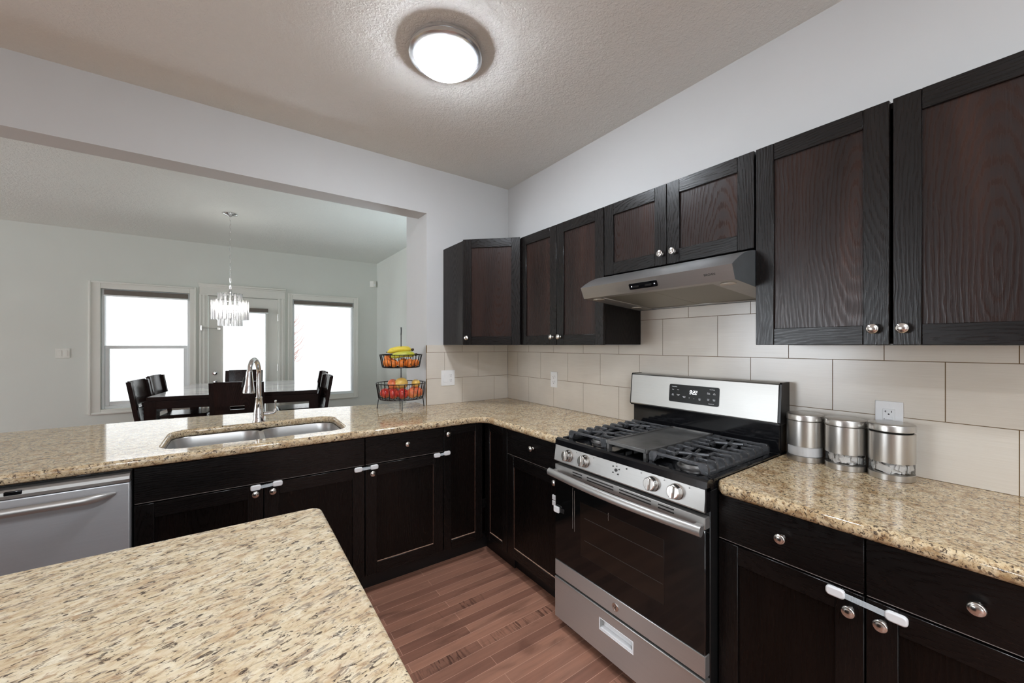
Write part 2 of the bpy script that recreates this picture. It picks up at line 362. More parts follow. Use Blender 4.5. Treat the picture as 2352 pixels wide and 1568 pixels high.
    def obj(s, name, mats, parent=None, world=False, angle=38):
        bmesh.ops.recalc_face_normals(s.bm, faces=s.bm.faces)
        if world and parent is not None:
            s.bm.transform(MW[parent.name].inverted())
        me = bpy.data.meshes.new(name); s.bm.to_mesh(me); s.bm.free()
        for mm in (mats if isinstance(mats, (list, tuple)) else [mats]): me.materials.append(mm)
        me.polygons.foreach_set('use_smooth', [True]*len(me.polygons))
        try: me.set_sharp_from_angle(angle=R(angle))
        except Exception: pass
        fa = me.attributes.get('flat')
        if fa is not None:
            fv = [d.value for d in fa.data]; me.polygons.foreach_set('use_smooth', [v == 0 for v in fv])
        o = bpy.data.objects.new(name, me); COL.objects.link(o)
        if parent is not None: o.parent = parent; MW[o.name] = MW[parent.name]
        else: MW[o.name] = Matrix.Identity(4)
        return o
MW = {}
def thing(name, label, cat, loc=(0,0,0), rz=0, group=None):
    o = bpy.data.objects.new(name, None); COL.objects.link(o); o.location = loc; o.rotation_euler = (0,0,rz); o.empty_display_size = .05
    MW[o.name] = Matrix.Translation(loc) @ Matrix.Rotation(rz, 4, 'Z')
    o['label'] = label; o['category'] = cat
    if group: o['group'] = group
    return o
def tag(o, label, cat, group=None):
    o['label'] = label; o['category'] = cat
    if group: o['group'] = group
    return o
def struct(o, label, cat):
    o['kind'] = 'structure'; o['label'] = label; o['category'] = cat; return o
def copy_tree(o, parent=None):
    c = o.copy(); COL.objects.link(c)
    if parent is not None: c.parent = parent
    MW[c.name] = MW[o.name]
    for ch in list(o.children): copy_tree(ch, c)
    return c
def text(s, size, loc, mat, parent, name, rot=(R(90),0,0), shear=0, align='CENTER', ext=.0002):
    cu = bpy.data.curves.new(name, 'FONT'); cu.body = s; cu.size = size; cu.align_x = align; cu.align_y = 'CENTER'; cu.extrude = ext; cu.shear = shear
    cu.resolution_u = 3; tmp = bpy.data.objects.new('lettering_curve', cu); COL.objects.link(tmp)
    me = bpy.data.meshes.new_from_object(tmp.evaluated_get(bpy.context.evaluated_depsgraph_get())); bpy.data.objects.remove(tmp)
    me.materials.clear(); me.materials.append(mat); me.name = name
    o = bpy.data.objects.new(name, me); COL.objects.link(o); o.parent = parent; o.location = loc; o.rotation_euler = rot; MW[o.name] = MW[parent.name]
    return o

# ------------------------------------------------------------------ room
T = .15
def wall_with_holes(name, u0, u1, z0, z1, holes, lo, hi, axis, mat, label):
    # wall spanning u (x or y) with rectangular holes (u0,u1,z0,z1); lo..hi along axis (0: x thickness, 1: y thickness)
    mb = MB(); us = sorted({u0, u1} | {h[0] for h in holes} | {h[1] for h in holes})
    for a, b in zip(us, us[1:]):
        zs = [z0]
        for h in sorted(holes, key=lambda h: h[2]):
            if h[0] <= a+1e-6 and h[1] >= b-1e-6: zs += [h[2], h[3]]
        zs.append(z1)
        for c, d in zip(zs[::2], zs[1::2]):
            if d-c < 1e-4: continue
            if axis == 1: mb.box(a, b, lo, hi, c, d)
            else: mb.box(lo, hi, a, b, c, d)
    return struct(mb.obj(name, mat), label, 'wall')
struct(MB().box(LEFT-T, T, BACK-T, FAR+T, -.12, 0).obj('floor', M['floor']), 'dark reddish brown plank floor', 'floor')
struct(MB().box(LEFT-T, T, BACK-T, .08, CEIL, CEIL+.1).obj('ceiling', M['ceil']), 'beige textured kitchen ceiling', 'ceiling')
struct(MB().box(LEFT-T, T, .08, FAR+T, CEIL, CEIL+.1).obj('ceiling', M['ceil2']), 'textured dining room ceiling beyond the beam', 'ceiling')
struct(MB().box(0, T, JY-.2, FAR+T, 0, CEIL).obj('wall_dining_right', M['wall2']), 'bright right wall of the dining room', 'wall')  # same wall as the kitchen part; window light put into a lighter paint
struct(MB().box(0, T, BACK-T, JY-.2, 0, CEIL).obj('wall_right', M['wall']), 'white wall behind the range and upper cabinets', 'wall')
W1 = (-3.285, -2.454, .60, 2.064); D1 = (-2.265, -1.445, 0, 2.055); W2 = (-1.255, -.378, .594, 2.064)
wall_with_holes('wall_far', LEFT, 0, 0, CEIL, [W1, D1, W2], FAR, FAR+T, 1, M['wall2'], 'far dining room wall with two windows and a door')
wall_with_holes('wall_left', BACK, FAR, 0, CEIL, [(.3, 3.5, .3, 2.5)], LEFT-T, LEFT, 0, M['wall'], 'left wall')  # opening invented to go with the fill lamp outside it
wall_with_holes('wall_back', LEFT, 0, 0, CEIL, [(-4.6, -2.0, .3, 2.3)], BACK-T, BACK, 1, M['wall'], 'wall behind the viewpoint')  # opening added so sky light enters from behind the camera
struct(MB().box(JX, 0, 0, JY, 0, CEIL).obj('wall_corner', M['wall']), 'thick white wall block between kitchen corner and dining room', 'wall')
struct(MB().box(LEFT, JX, 0, .165, 2.395, CEIL).obj('wall_header', M['wall']), 'white header beam over the pass-through opening', 'wall')
struct(MB().box(-3.25, JX, 0.01, .13, 0, .874).obj('wall_peninsula', M['wall']), 'white knee wall under the peninsula counter', 'wall')

# tile backsplash
def tiles(name, axis, lo, hi, top_fn, label, z_hi):
    mb = MB(); g = .0013; th = .008; TW = .307; TH = .204
    zs = [CT + TH*k for k in range(5)]
    for k in range(4):
        z0, z1 = zs[k], min(zs[k+1], 9)
        u = -TW*13 + (TW/2 if k % 2 == 1 else 0)
        if axis == 1: u += -.153 if k % 2 == 0 else -.158
        while u < hi:
            a, b = max(u, lo), min(u+TW, hi)
            if b-a > .004:
                t = top_fn((a+b)/2)
                pieces = [(a, b, t)]
                if axis == 0:   # split where the top height changes (under the hood)
                    cuts = [c for c in (-2.15, -1.39) if a < c < b]
                    ed = [a]+cuts+[b]; pieces = [(p, q, top_fn((p+q)/2)) for p, q in zip(ed, ed[1:])]
                for p, q, t in pieces:
                    zz = min(z1-g, t)
                    if zz-z0 > .004:
                        gp = g if p == a else 0; gq = g if q == b else 0
                        if axis == 0: mb.box(-th, -.001, p+gp, q-gq, z0+g, zz)
                        else: mb.box(p+gp, q-gq, -th, -.001, z0+g, zz)
            u += TW
    if axis == 0:
        mb.box(-th+.0012, -.0002, lo, hi, CT-.004, 1.378, mi=1); mb.box(-th+.0012, -.0002, -2.15, -1.39, 1.378, z_hi-.001, mi=1)
    else:
        mb.box(lo, hi, -th+.0012, -.0002, CT-.004, 1.378, mi=1)
    return struct(mb.obj(name, [M['tile'], M['grout']]), label, 'backsplash')
tiles('wall_tile_right', 0, -3.6, -.008, lambda y: 1.66 if -2.15 < y < -1.39 else 1.379, 'cream rectangular tile backsplash behind the range', 1.66)
tiles('wall_tile_back', 1, JX-.006, -.008, lambda x: 1.379, 'cream tile backsplash on the short corner wall', 1.379)

# windows and door in the far wall
def window(name, W, casing, sash_mid, label):
    x0, x1, z0, z1 = W; y = FAR
    mb = MB(); c0, c1, d0, d1 = casing
    for a, b, c, d in ((c0, x0, d0, d1), (x1, c1, d0, d1), (x0, x1, z1, d1), (x0, x1, d0, z0)):
        mb.box(a, b, y-.018, y-.0005, c, d, .003)
    for a, b, c, d in ((c0, c0+.022, d0, d1), (c1-.022, c1, d0, d1), (c0+.022, c1-.022, d1-.022, d1), (c0+.022, c1-.022, d0, d0+.022)):
        mb.box(a, b, y-.027, y-.018, c, d, .003)
    root = mb.obj(name, M['trimw']); struct(root, label, 'window')
    mb = MB(); f = .045
    for a, b, c, d in ((x0, x0+f*.6, z0, z1), (x1-f*.6, x1, z0, z1), (x0+f*.6, x1-f*.6, z0, z0+f*.8), (x0+f*.6, x1-f*.6, z1-f, z1)):
        mb.box(a, b, y+.02, y+.11, c, d, .004)
    if sash_mid:
        mb.box(x0+.028, x1-.028, y+.034, y+.075, sash_mid-.022, sash_mid+.018, .003)
        for a, b, c, d in ((x0+.0275, x0+.066, z0+.0365, sash_mid-.0225), (x1-.066, x1-.0275, z0+.0365, sash_mid-.0225), (x0+.0665, x1-.0665, z0+.0365, z0+.085)):
            mb.box(a, b, y+.035, y+.07, c, d, .003)
    mb.obj('sash_frame', M['vinyl'], root)
    MB().box(x0+.01, x1-.01, y+.085, y+.089, z0+.01, z1-.01).obj('pane', M['pane'], root)
    return root
window('window_1', W1, (-3.387, -2.385, .544, 2.15), 1.355, 'white double-hung window left of the dining room door')
window('window_2', W2, (-1.318, -.310, .519, 2.156), None, 'white single-pane window right of the dining room door')
mb = MB(); x0, x1, _, z1 = D1; y = FAR
for a, b, c, d in ((-2.355, x0, 0, 2.06), (x1, -1.352, 0, 2.06), (-2.355, -1.352, 2.06, 2.185)): mb.box(a, b, y-.018, y-.0005, c, d, .003)
for a in (-2.355, -2.315, -1.437, -1.395): mb.box(a, a+.022, y-.024, y-.018, 0, 2.06, .003)
mb.box(-2.368, -1.338, y-.034, y-.0005, 2.185, 2.213, .006); mb.box(-2.36, -1.346, y-.026, y-.0005, 2.165, 2.185, .003); mb.box(-2.36, -1.346, y-.024, y-.0005, 2.055, 2.068, .003)
dr = struct(mb.obj('door_1', M['trimw']), 'white glazed patio door at the back of the dining room', 'door')
mb = MB(); gx0, gx1, gz0, gz1 = -2.10, -1.60, .28, 1.87
for a, b, c, d in ((x0+.004, gx0, .004, z1-.004), (gx1, x1-.004, .004, z1-.004), (gx0, gx1, .004, gz0), (gx0, gx1, gz1, z1-.004)): mb.box(a, b, y+.02, y+.065, c, d)
mb.obj('door_slab', M['trimw'], dr)
mb = MB()
for a, b, c, d in ((gx0-.025, gx0-.0003, gz0-.025, gz1+.025), (gx1+.0003, gx1+.025, gz0-.025, gz1+.025), (gx0, gx1, gz0-.025, gz0), (gx0, gx1, gz1, gz1+.025)): mb.box(a, b, y+.008, y+.02, c, d, .003)
mb.obj('glass_frame', M['trimw'], dr)
MB().box(gx0, gx1, y+.04, y+.046, gz0, gz1).obj('pane', M['pane'], dr)
MB().lathe([(.028,0),(.03,.008),(.026,.016),(.012,.02),(.012,.03)], (-2.19, y+.02, .995), (0,-1,0)).obj('deadbolt', M['chrome'], dr)
MB().lathe([(.03,0),(.03,.008),(.011,.012),(.011,.03),(.024,.038),(.028,.055),(.02,.066),(0,.068)], (-2.19, y+.02, .865), (0,-1,0)).obj('door_knob', M['chrome'], dr)
for z in (.3, 1.05, 1.78): MB().cyl((x1+.002, y-.012, z-.05), (x1+.002, y-.012, z+.05), .007).obj('hinge', M['nickel'], dr)
mb = MB().box(-2.345, -2.325, y-.034, y-.018, 1.575, 1.645, .003).tube([(-2.335,y-.03,1.61),(-2.27,y-.032,1.612),(-2.2,y-.0,1.608),(-2.14,y+.012,1.605)], .004).box(-2.165, -2.125, y+.008, y+.019, 1.59, 1.62, .003)
mb.obj('swing_latch', M['nickel'], dr)
def blind(x0, x1, z0, z1, yy, label):
    r = thing('window_shade', label, 'window shade', ((x0+x1)/2, yy, z0))
    MB().box(x0, x1, yy-.028, yy+.014, z0+.016, z1, .003, g=0).obj('shade_fabric', M['blind'], r, True)
    MB().box(x0-.004, x1+.004, yy-.032, yy+.018, z0, z0+.016, .003).obj('bottom_rail', M['vinyl'], r, True)
blind(-3.255, -2.474, 1.975, 2.052, FAR-.0+.015, 'taupe shade rolled up at the top of the left window')
blind(-1.235, -.396, 1.985, 2.052, FAR+.015, 'taupe shade rolled up at the top of the right window')
blind(-2.08, -1.57, 1.835, 1.905, FAR-.016, 'short taupe shade rolled up on the glass of the patio door')

# ------------------------------------------------------------------ cabinets
def knob(mb, p, ax=(0,-1,0), s=1.0):
    prof = [(.009,0),(.0085,.003),(.0058,.006),(.0055,.0125),(.0095,.0145),(.0138,.0170),(.0158,.0205),(.0155,.0235),(.0138,.0258),(.0125,.0264),(.0118,.0264),(.0100,.0275),(.0065,.0288),(.003,.0294),(0,.0295)]
    return mb.lathe([(r*s, z*s) for r, z in prof], p, ax, 20)
def door(parent, x0, x1, z0, z1, kn=None, st=.062, y0=-.02, wear=0, mat='panel', ks=1.0):
    mb = MB(); y1 = y0+.019; b = .0016
    mb.box(x0, x0+st, y0, y1, z0, z1, b, 2).box(x1-st, x1, y0, y1, z0, z1, b, 2)
    mb.box(x0+st, x1-st, y0, y1, z0, z0+st, b, 0).box(x0+st, x1-st, y0, y1, z1-st, z1, b, 0)
    d = mb.obj('door', M['wood'], parent)
    mb = MB().box(x0+st-.004, x1-st+.004, y0+.008, y0+.014, z0+st-.004, z1-st+.004, 0, 2)
    if wear & 1: mb.box(x0+st+.004, x1-st-.002, y0+.0035, y0+.008, z0+st, z0+st+.0032, mi=1)
    if wear & 2: mb.box(x1-st-.0022, x1-st, y0+.0045, y0+.008, z0+st, z1-st, mi=2)
    if wear & 4: mb.box(x0+st, x0+st+.0022, y0+.0045, y0+.008, z0+st, z1-st, mi=2)
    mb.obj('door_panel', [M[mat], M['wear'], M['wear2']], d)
    if kn: knob(MB(), (kn[0], y0, kn[1]), s=ks).obj('knob', M['nickel'], d)
    return d
def drawer(parent, x0, x1, z0, z1, kn=(), y0=-.02, name='drawer', edge=True, ks=1.0):
    mb = MB().box(x0, x1, y0, y0+.019, z0, z1, .0016, 0)
    if edge: mb.box(x0+.002, x1-.002, y0+.0005, y0+.004, z0-.0016, z0+.0002, mi=1)
    d = mb.obj(name, [M['wood'], M['edge']], parent)
    for k in kn: knob(MB(), (k[0], y0, k[1]), s=ks).obj('knob', M['nickel'], d)
    return d
def base_box(parent, w, d=.585, z1=.872, toe=True):
    mb = MB(); t = .018
    mb.box(0.0005, t, 0, d, .1, z1, 0, 2).box(w-t, w-.0005, 0, d, .1, z1, 0, 2).box(t, w-t, 0, d, .1, .118, 0, 0).box(t, w-t, d-.01, d, .118, z1, 0, 2)
    mb.box(t, w-t, .0, .02, .70, .725, 0, 0).box(t, w-t, 0, .02, z1-.02, z1, 0, 0)
    mb.obj('carcass', M['carcass'], parent)
    if toe: MB().box(0, w, .052, .066, 0, .1, 0, 0).obj('toe_kick', M['toe'], parent)
FY = -.60; FX = -.60; G = .0018; RZ = R(-90)
ZD0, ZD1, ZR0, ZR1 = .105, .714, .722, .870
# sink cabinet
c = thing('base_cabinet', 'wide dark sink cabinet with one long false drawer front under the sink', 'cabinet', (-2.3145, FY, 0), 0, 'dark base cabinets')
w = .9245; base_box(c, w); mid = .455
drawer(c, G, w-G, ZR0, ZR1, name='false_front')
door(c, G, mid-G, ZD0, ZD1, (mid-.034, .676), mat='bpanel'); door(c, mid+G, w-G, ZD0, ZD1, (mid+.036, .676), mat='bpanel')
# 18 inch cabinet
c = thing('base_cabinet', 'dark base cabinet with one drawer and one door between sink cabinet and corner', 'cabinet', (-1.389, FY, 0), 0, 'dark base cabinets')
w = .469; base_box(c, w); drawer(c, G, w-G, ZR0, ZR1, [(w/2, .805)])
door(c, G, w-G, ZD0, ZD1, (.036, .671), wear=3, mat='bpanel')
# corner cabinet (two leaves meeting in the corner)
c = thing('corner_base_cabinet', 'dark corner base cabinet with two full-height door leaves meeting in the inside corner', 'cabinet', (-.919, FY, 0), 0, 'dark base cabinets')
w = .919
mb = MB(); mb.box(.0005, .018, 0, .585, .1, .872).box(.018, .30, .0, .02, .1, .118, 0, 0).box(.018, .30, 0, .02, .852, .872, 0, 0)
mb.box(.319, .90, .56, .585, .1, .872).box(.319, .339, -.262, 0.02, .852, .872).box(.319, .339, -.262, .02, .1, .118).box(.319, .90, -.279, -.262, .1, .872)
mb.obj('carcass', M['carcass'], c)
MB().box(0, .371, .052, .066, 0, .1, 0, 0).box(.357, .371, -.279, .052, 0, .1, 0, 1).obj('toe_kick', M['toe'], c)
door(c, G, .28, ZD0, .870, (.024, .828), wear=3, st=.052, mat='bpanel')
q = MB(); xx = .299  # leaf facing the left, along the range run
def leaf(parent, y0, y1):
    st = .052; mb = MB(); z0, z1 = ZD0, .870; xf = .299
    mb.box(xf, xf+.019, y1-st, y1, z0, z1, .0016, 2).box(xf, xf+.019, y0, y0+st, z0, z1, .0016, 2)
    mb.box(xf, xf+.019, y0+st, y1-st, z0, z0+st, .0016, 1).box(xf, xf+.019, y0+st, y1-st, z1-st, z1, .0016, 1)
    d = mb.obj('door', M['wood'], parent)
    mb = MB().box(xf+.008, xf+.014, y0+st-.004, y1-st+.004, z0+st-.004, z1-st+.004, 0, 2)
    mb.box(xf+.0045, xf+.008, y1-st-.003, y1-st, z0+st, z1-st, mi=2).box(xf+.0035, xf+.008, y0+st, y1-st, z0+st, z0+st+.0032, mi=1)
    mb.obj('door_panel', [M['bpanel'], M['wear'], M['wear2']], d)
leaf(c, -.279+G, -.024)
# cabinet left of the range
c = thing('base_cabinet', 'narrow dark base cabinet left of the range with one drawer over one door', 'cabinet', (FX, -.8805, 0), RZ, 'dark base cabinets')
w = .509; base_box(c, w); drawer(c, G, w-G, ZR0, ZR1, [(.252, .805)]); door(c, G, w-G, ZD0, ZD1, (.447, .673), wear=5, mat='bpanel')
# cabinet right of the range
c = thing('base_cabinet', 'dark two-door base cabinet right of the range with two drawers', 'cabinet', (FX, -2.1535, 0), RZ, 'dark base cabinets')
w = .768; base_box(c, w)
drawer(c, G, w/2-G, ZR0, ZR1, [(.193, .797)]); drawer(c, w/2+G, w-G, ZR0, ZR1, [(.576, .797)])
door(c, G, w/2-G, ZD0, ZD1, (w/2-.030, .667), mat='bpanel'); door(c, w/2+G, w-G, ZD0, ZD1, (w/2+.034, .667), mat='bpanel')
c = thing('base_cabinet', 'dark base cabinet at the far right end of the range run', 'cabinet', (FX, -2.923, 0), RZ, 'dark base cabinets')
w = .6; base_box(c, w); drawer(c, G, w-G, ZR0, ZR1, [(.3, .797)]); door(c, G, w-G, ZD0, ZD1, (.04, .667), mat='bpanel')

# upper cabinets
UZ0, UZ1 = 1.38, 2.134; UF = -.312
def upper(w, z0, doors, label, loc):
    c = thing('upper_cabinet', label, 'cabinet', loc, RZ, 'dark upper cabinets'); d = -loc[0]-.009
    mb = MB(); t = .018; zt = UZ1-.003
    mb.box(.0005, t, 0, d, z0+.002, zt, .001, 2).box(w-t, w-.0005, 0, d, z0+.002, zt, .001, 2).box(t, w-t, 0, d, z0+.004, z0+.022, 0, 0).box(t, w-t, 0, d, zt-.018, zt, 0, 0).box(t, w-t, d-.008, d, z0+.02, zt-.018, 0, 2)
    mb.obj('carcass', M['carcass'], c)
    for a, b, k in doors: door(c, a, b, z0, UZ1, k)
    return c
upper(.7585, UZ0, [(G, .374, (.362-.022, 1.431)), (.3775, .757, (.3775+.032, 1.431))], 'tall two-door dark wall cabinet left of the range hood', (UF, -.6305, 0))
upper(.757, 1.757, [(G, .377, (.355, 1.809)), (.380, .755, (.418, 1.809))], 'short two-door dark wall cabinet above the range hood', (UF, -1.391, 0))
upper(.768, UZ0, [(G, .380, (.345, 1.431)), (.388, .766, (.412, 1.431))], 'large two-door dark wall cabinet right of the range hood', (UF, -2.1505, 0))
# diagonal corner cabinet
c = thing('corner_wall_cabinet', 'dark diagonal corner wall cabinet with a single door', 'cabinet', (-.63, 0, 0), 0, 'dark upper cabinets')
pl = [(.001,-.009), (.001,-.328), (.010,-.332), (.302,-.628), (.62,-.628), (.62,-.009)]
MB().prism(pl, UZ0+.002, UZ1-.003, 2).obj('carcass', M['carcass'], c)
e = bpy.data.objects.new('door_pivot', None)
# door in the diagonal plane: build flat then rotate about (0,-.332)
def diag_door(parent):
    L0 = math.hypot(.30, .298); st = .062
    mx = Matrix.Translation((.0, -.3375, 0)) @ Matrix.Rotation(R(-44.8), 4, 'Z')
    def mk(mb, name, mats, par):
        mb.bm.transform(mx); return mb.obj(name, mats, par)
    x0, x1, z0, z1 = .004, L0-.006, UZ0, UZ1; y0, y1 = -.0195, -.0005; b = .0016
    mb = MB().box(x0, x0+st, y0, y1, z0, z1, b, 2).box(x1-st, x1, y0, y1, z0, z1, b, 2).box(x0+st, x1-st, y0, y1, z0, z0+st, b, 0).box(x0+st, x1-st, y0, y1, z1-st, z1, b, 0)
    d = mk(mb, 'door', M['wood'], parent)
    mk(MB().box(x0+st-.004, x1-st+.004, y0+.008, y0+.014, z0+st-.004, z1-st+.004, 0, 2), 'door_panel', M['panel'], d)
    mk(knob(MB(), (.034, y0, 1.431)), 'knob', M['nickel'], d)
diag_door(c)

# ------------------------------------------------------------------ counters
def arc(cx, cy, r, a0, a1, n=8): return [(cx+r*math.cos(R(a0+(a1-a0)*i/n)), cy+r*math.sin(R(a0+(a1-a0)*i/n))) for i in range(n+1)]
def offset(P, D):
    n = len(P); out = []
    for i in range(n):
        p0, p1, p2 = Vector(P[i-1]), Vector(P[i]), Vector(P[(i+1) % n])
        e1, e2 = (p1-p0).normalized(), (p2-p1).normalized()
        n1, n2 = Vector((-e1.y, e1.x)), Vector((-e2.y, e2.x)); d1, d2 = D[i-1], D[i]
        cr = e1.x*e2.y-e1.y*e2.x
        a, b = p1+n1*d1, p1+n2*d2
        if abs(cr) < 1e-4: q = (a+b)/2
        else: q = a+e1*(((b-a).x*e2.y-(b-a).y*e2.x)/cr)
        if (q-p1).length > 3*max(d1, d2, 1e-6): q = p1+(n1*d1+n2*d2)/2
        out.append((q.x, q.y))
    return out
def slab(name, loops, z0, z1, r, mat, parent=None):
    # loops: list of (points CCW for outer / CW for holes, bull flags per edge)
    mb = MB(); bm = mb.bm; tops, bots = [], []
    for P, F in loops:
        rings = []
        for k in range(7):
            a = R(90-15*k); rings.append(([(r*(1-math.cos(a)) if f else 0) for f in F], z1-r*(1-math.sin(a))))
        for k in range(7):
            a = R(15*k); rings.append(([(r*(1-math.cos(a)) if f else 0) for f in F], z0+r*(1-math.sin(a))))
        V = []
        for D, z in rings: V.append([bm.verts.new((x, y, z)) for x, y in offset(P, D)])
        for A, B in zip(V, V[1:]):
            for i in range(len(A)):
                j = (i+1) % len(A); bm.faces.new((A[i], A[j], B[j], B[i]))
        tops.append(V[0]); bots.append(V[-1])
    for vs in (tops, bots):
        flat = [v for l in vs for v in l]
        for t in tessellate_polygon([[v.co for v in l] for l in vs]):
            try: bm.faces.new([flat[i] for i in t])[mb.fl] = 1
            except ValueError: pass
    return mb.obj(name, mat, parent, angle=60)
# main L counter with bowed bar edge
CF = -.645
outer = [(-3.3, CF)]
outer += arc(CF-.075, CF-.075, .075, 90, 0, 6)
fl = [1]*len(outer)
outer += [(CF, -1.389), (-.0005, -1.389), (-.0005, -.0005), (JX-.0005, -.0005), (JX-.0005, .20)]; fl += [0, 0, 0, 0, 0]
fl[-1] = 0
bow = []
for i in range(17):
    x = JX-.012-(3.3-.012+JX)*i/16; bow.append((x, .452-.068*(x+2.6)**2))
outer[-1] = (JX-.0005, bow[0][1]-.002)
outer += bow; fl += [1]*len(bow)
fl[len(fl)-len(bow)-1] = 0
def rrect(x0, x1, y0, y1, r, n=6):
    return arc(x1-r, y1-r, r, 0, 90, n)+arc(x0+r, y1-r, r, 90, 180, n)+arc(x0+r, y0+r, r, 180, 270, n)+arc(x1-r, y0+r, r, 270, 360, n)
hole = rrect(-2.243, -1.458, -.520, -.045, .09)[::-1]
o = slab('granite_countertop', [(outer, fl), (hole, [1]*len(hole))], .874, CT, .016, M['granA']); tag(o, 'long L-shaped speckled granite worktop holding the sink and wrapping the corner', 'countertop', 'granite worktops')
RY = -2.1525
out = [(-.0005, RY), (-.0005, -3.55), (CF, -3.55)] + [(CF, RY-.02), (CF+.02, RY)]
out = [(CF, -3.55), (-.0005, -3.55), (-.0005, RY), (CF+.025, RY), (CF, RY-.025)]
o = slab('granite_countertop', [(out, [0, 0, 0, 1, 1])], .874, CT, .016, M['granB']); tag(o, 'speckled granite worktop right of the range under the canisters', 'countertop', 'granite worktops')
IX, IY = -1.770, -1.585
out = [(-3.35, -2.66), (IX, -2.66)] + arc(IX-.03, IY-.03, .03, 0, 90, 5) + [(-3.35, IY)]
o = slab('granite_countertop', [(out, [1]*len(out))], .874, CT, .014, M['granC']); tag(o, 'pale speckled granite island top in the near left foreground', 'countertop', 'granite worktops')
c = thing('kitchen_island', 'dark island cabinet under the near granite top', 'cabinet', (-3.30, -2.62, 0))
MB().box(0, 1.49, 0, .995, .1, .873, .001, 2).obj('carcass', M['carcass'], c)
MB().box(.05, 1.44, .05, .945, 0, .1).obj('toe_kick', M['toe'], c)
mb = MB()
for a, b, c0, d in ((0, .06, .105, .868), (.935, .995, .105, .868), (.06, .935, .105, .165), (.06, .935, .808, .868)): mb.box(1.49, 1.502, a, b, c0, d, .001)
mb.obj('end_panel', M['wood'], c)

# ------------------------------------------------------------------ sink and faucet
s_ = thing('kitchen_sink', 'double-bowl stainless undermount sink in the peninsula worktop', 'sink', (-1.85, -.28, .7))
def bowl(x0, x1, y0, y1, dep):
    rs = []; zt = .8735
    for ex, z, r in ((.014, zt, .09), (.002, zt, .085), (0, zt-.004, .085), (-.004, zt-.05, .08), (-.012, zt-dep+.05, .075), (-.022, zt-dep+.02, .07), (-.045, zt-dep+.003, .06), (-.09, zt-dep, .04)):
        rs.append([(x, y, z) for x, y in rrect(x0-ex, x1+ex, y0-ex, y1+ex, r)])
    mb = MB().rings(rs, False, True)
    cx, cy = (x0+x1)/2, (y0+y1)/2+.05
    return mb, (cx, cy, zt-dep)
for x0, x1, dep in ((-2.245, -1.862, .21), (-1.834, -1.456, .19)):
    mb, dc = bowl(x0, x1, -.523, -.042, dep)
    bwl = mb.obj('bowl', M['steel'], s_, True)
    MB().lathe([(.045,.001),(.045,.004),(.036,.004),(.03,-.004),(0,-.004)], dc, seg=24).obj('drain', M['chrome'], bwl, True)
MB().box(-1.864, -1.832, -.50, -.07, .835, .871, .012, seg=3).obj('divider', M['steel'], s_, True)
f = thing('faucet', 'chrome pull-down kitchen faucet standing behind the sink', 'faucet', (-1.852, .0, CT))
B = Vector((-1.852, .0, 0)); dv = Vector((-.053, -.138, 0)); dn = dv.normalized()
MB().lathe([(.033,0),(.033,.006),(.029,.012),(.0285,.045),(.027,.06),(.0175,.14),(.0185,.143),(.0185,.148),(.015,.15)], (B.x, B.y, CT), seg=28).obj('faucet_body', M['chrome'], f, True)
pts = [(B.x, B.y, CT+.148), (B.x, B.y, 1.15)]
rad = dv.length/2
for i in range(0, 15):
    a = PI*i/14*.93; k = rad-rad*math.cos(a); pts.append((B.x+dn.x*k, B.y+dn.y*k, 1.205+.088*math.sin(a)))
MB().tube(pts, .0135, 14).obj('spout', M['chrome'], f, True)
hp = Vector(pts[-1]); hd = Vector((dn.x*.06, dn.y*.06, -1)).normalized()
hdd = MB().lathe([(.0145,-.005),(.016,.0),(.016,.008),(.019,.03),(.024,.07),(.030,.108),(.0305,.118),(.027,.122),(0,.122)], hp, hd, 24).obj('spray_head', M['chrome'], f, True)
side = Vector((-.9, .0, 0)); bb = hp+hd*.06
MB().tube([hp+hd*.03+side*.022, hp+hd*.055+side*.027, hp+hd*.085+side*.031], .008, 8).obj('spray_button', M['blackmat'], f, True)
MB().tube([(B.x+.02, 0, .958), (B.x+.072, 0, .958), (B.x+.083, 0, .965), (B.x+.086, 0, .985)], [.014,.013,.012,.006], 12).tube([(B.x+.086,0,.98),(B.x+.087,0,1.025)], .0045).ball((B.x+.087,0,1.031), .0075, seg=12).obj('lever_handle', M['chrome'], f, True)

# ------------------------------------------------------------------ dishwasher
d = thing('dishwasher', 'stainless dishwasher at the left of the sink cabinet', 'dishwasher', (-2.62, FY, 0))
X0, X1 = -2.9215, -2.3185
MB().box(X0, X1, -.60, -.03, .1, .868, .002).obj('tub', M['blackmat'], d, True)
MB().box(X0+.003, X1-.003, -.645, -.601, .11, .823, .004, seg=2).obj('door', M['steeld'], d, True)
prof = [(-.603,.826),(-.645,.826),(-.648,.838),(-.646,.850),(-.636,.858),(-.62,.861),(-.603,.861)]
MB().prism([(y, z) for y, z in prof], X0+.003, X1-.003, 0).obj('control_strip', M['steelh'], d, True)
pts = []; rr = []
for i in range(21):
    t = i/20; x = X0+.05+(X1-X0-.093)*t; s = math.sin(PI*t); pts.append((x, -.652-.042*min(1, s*2.2)**.8, .790)); rr.append(.004+.0125*min(1, s*3.2)**.6)
MB().tube(pts, rr, 12).obj('handle', M['steelh'], d, True)
MB().box(-2.648, -2.604, -.6495, -.640, .838, .853, .003, seg=2).obj('indicator_badge', M['blackgl'], d, True)
MB().box(X0+.02, X1-.02, -.545, -.53, .0, .1).obj('kick_plate', M['toe'], d, True)
MB().box(-2.478, -2.438, -.615, -.601, .8685, .8725, .001).obj('mounting_tab', M['frost'], d, True)

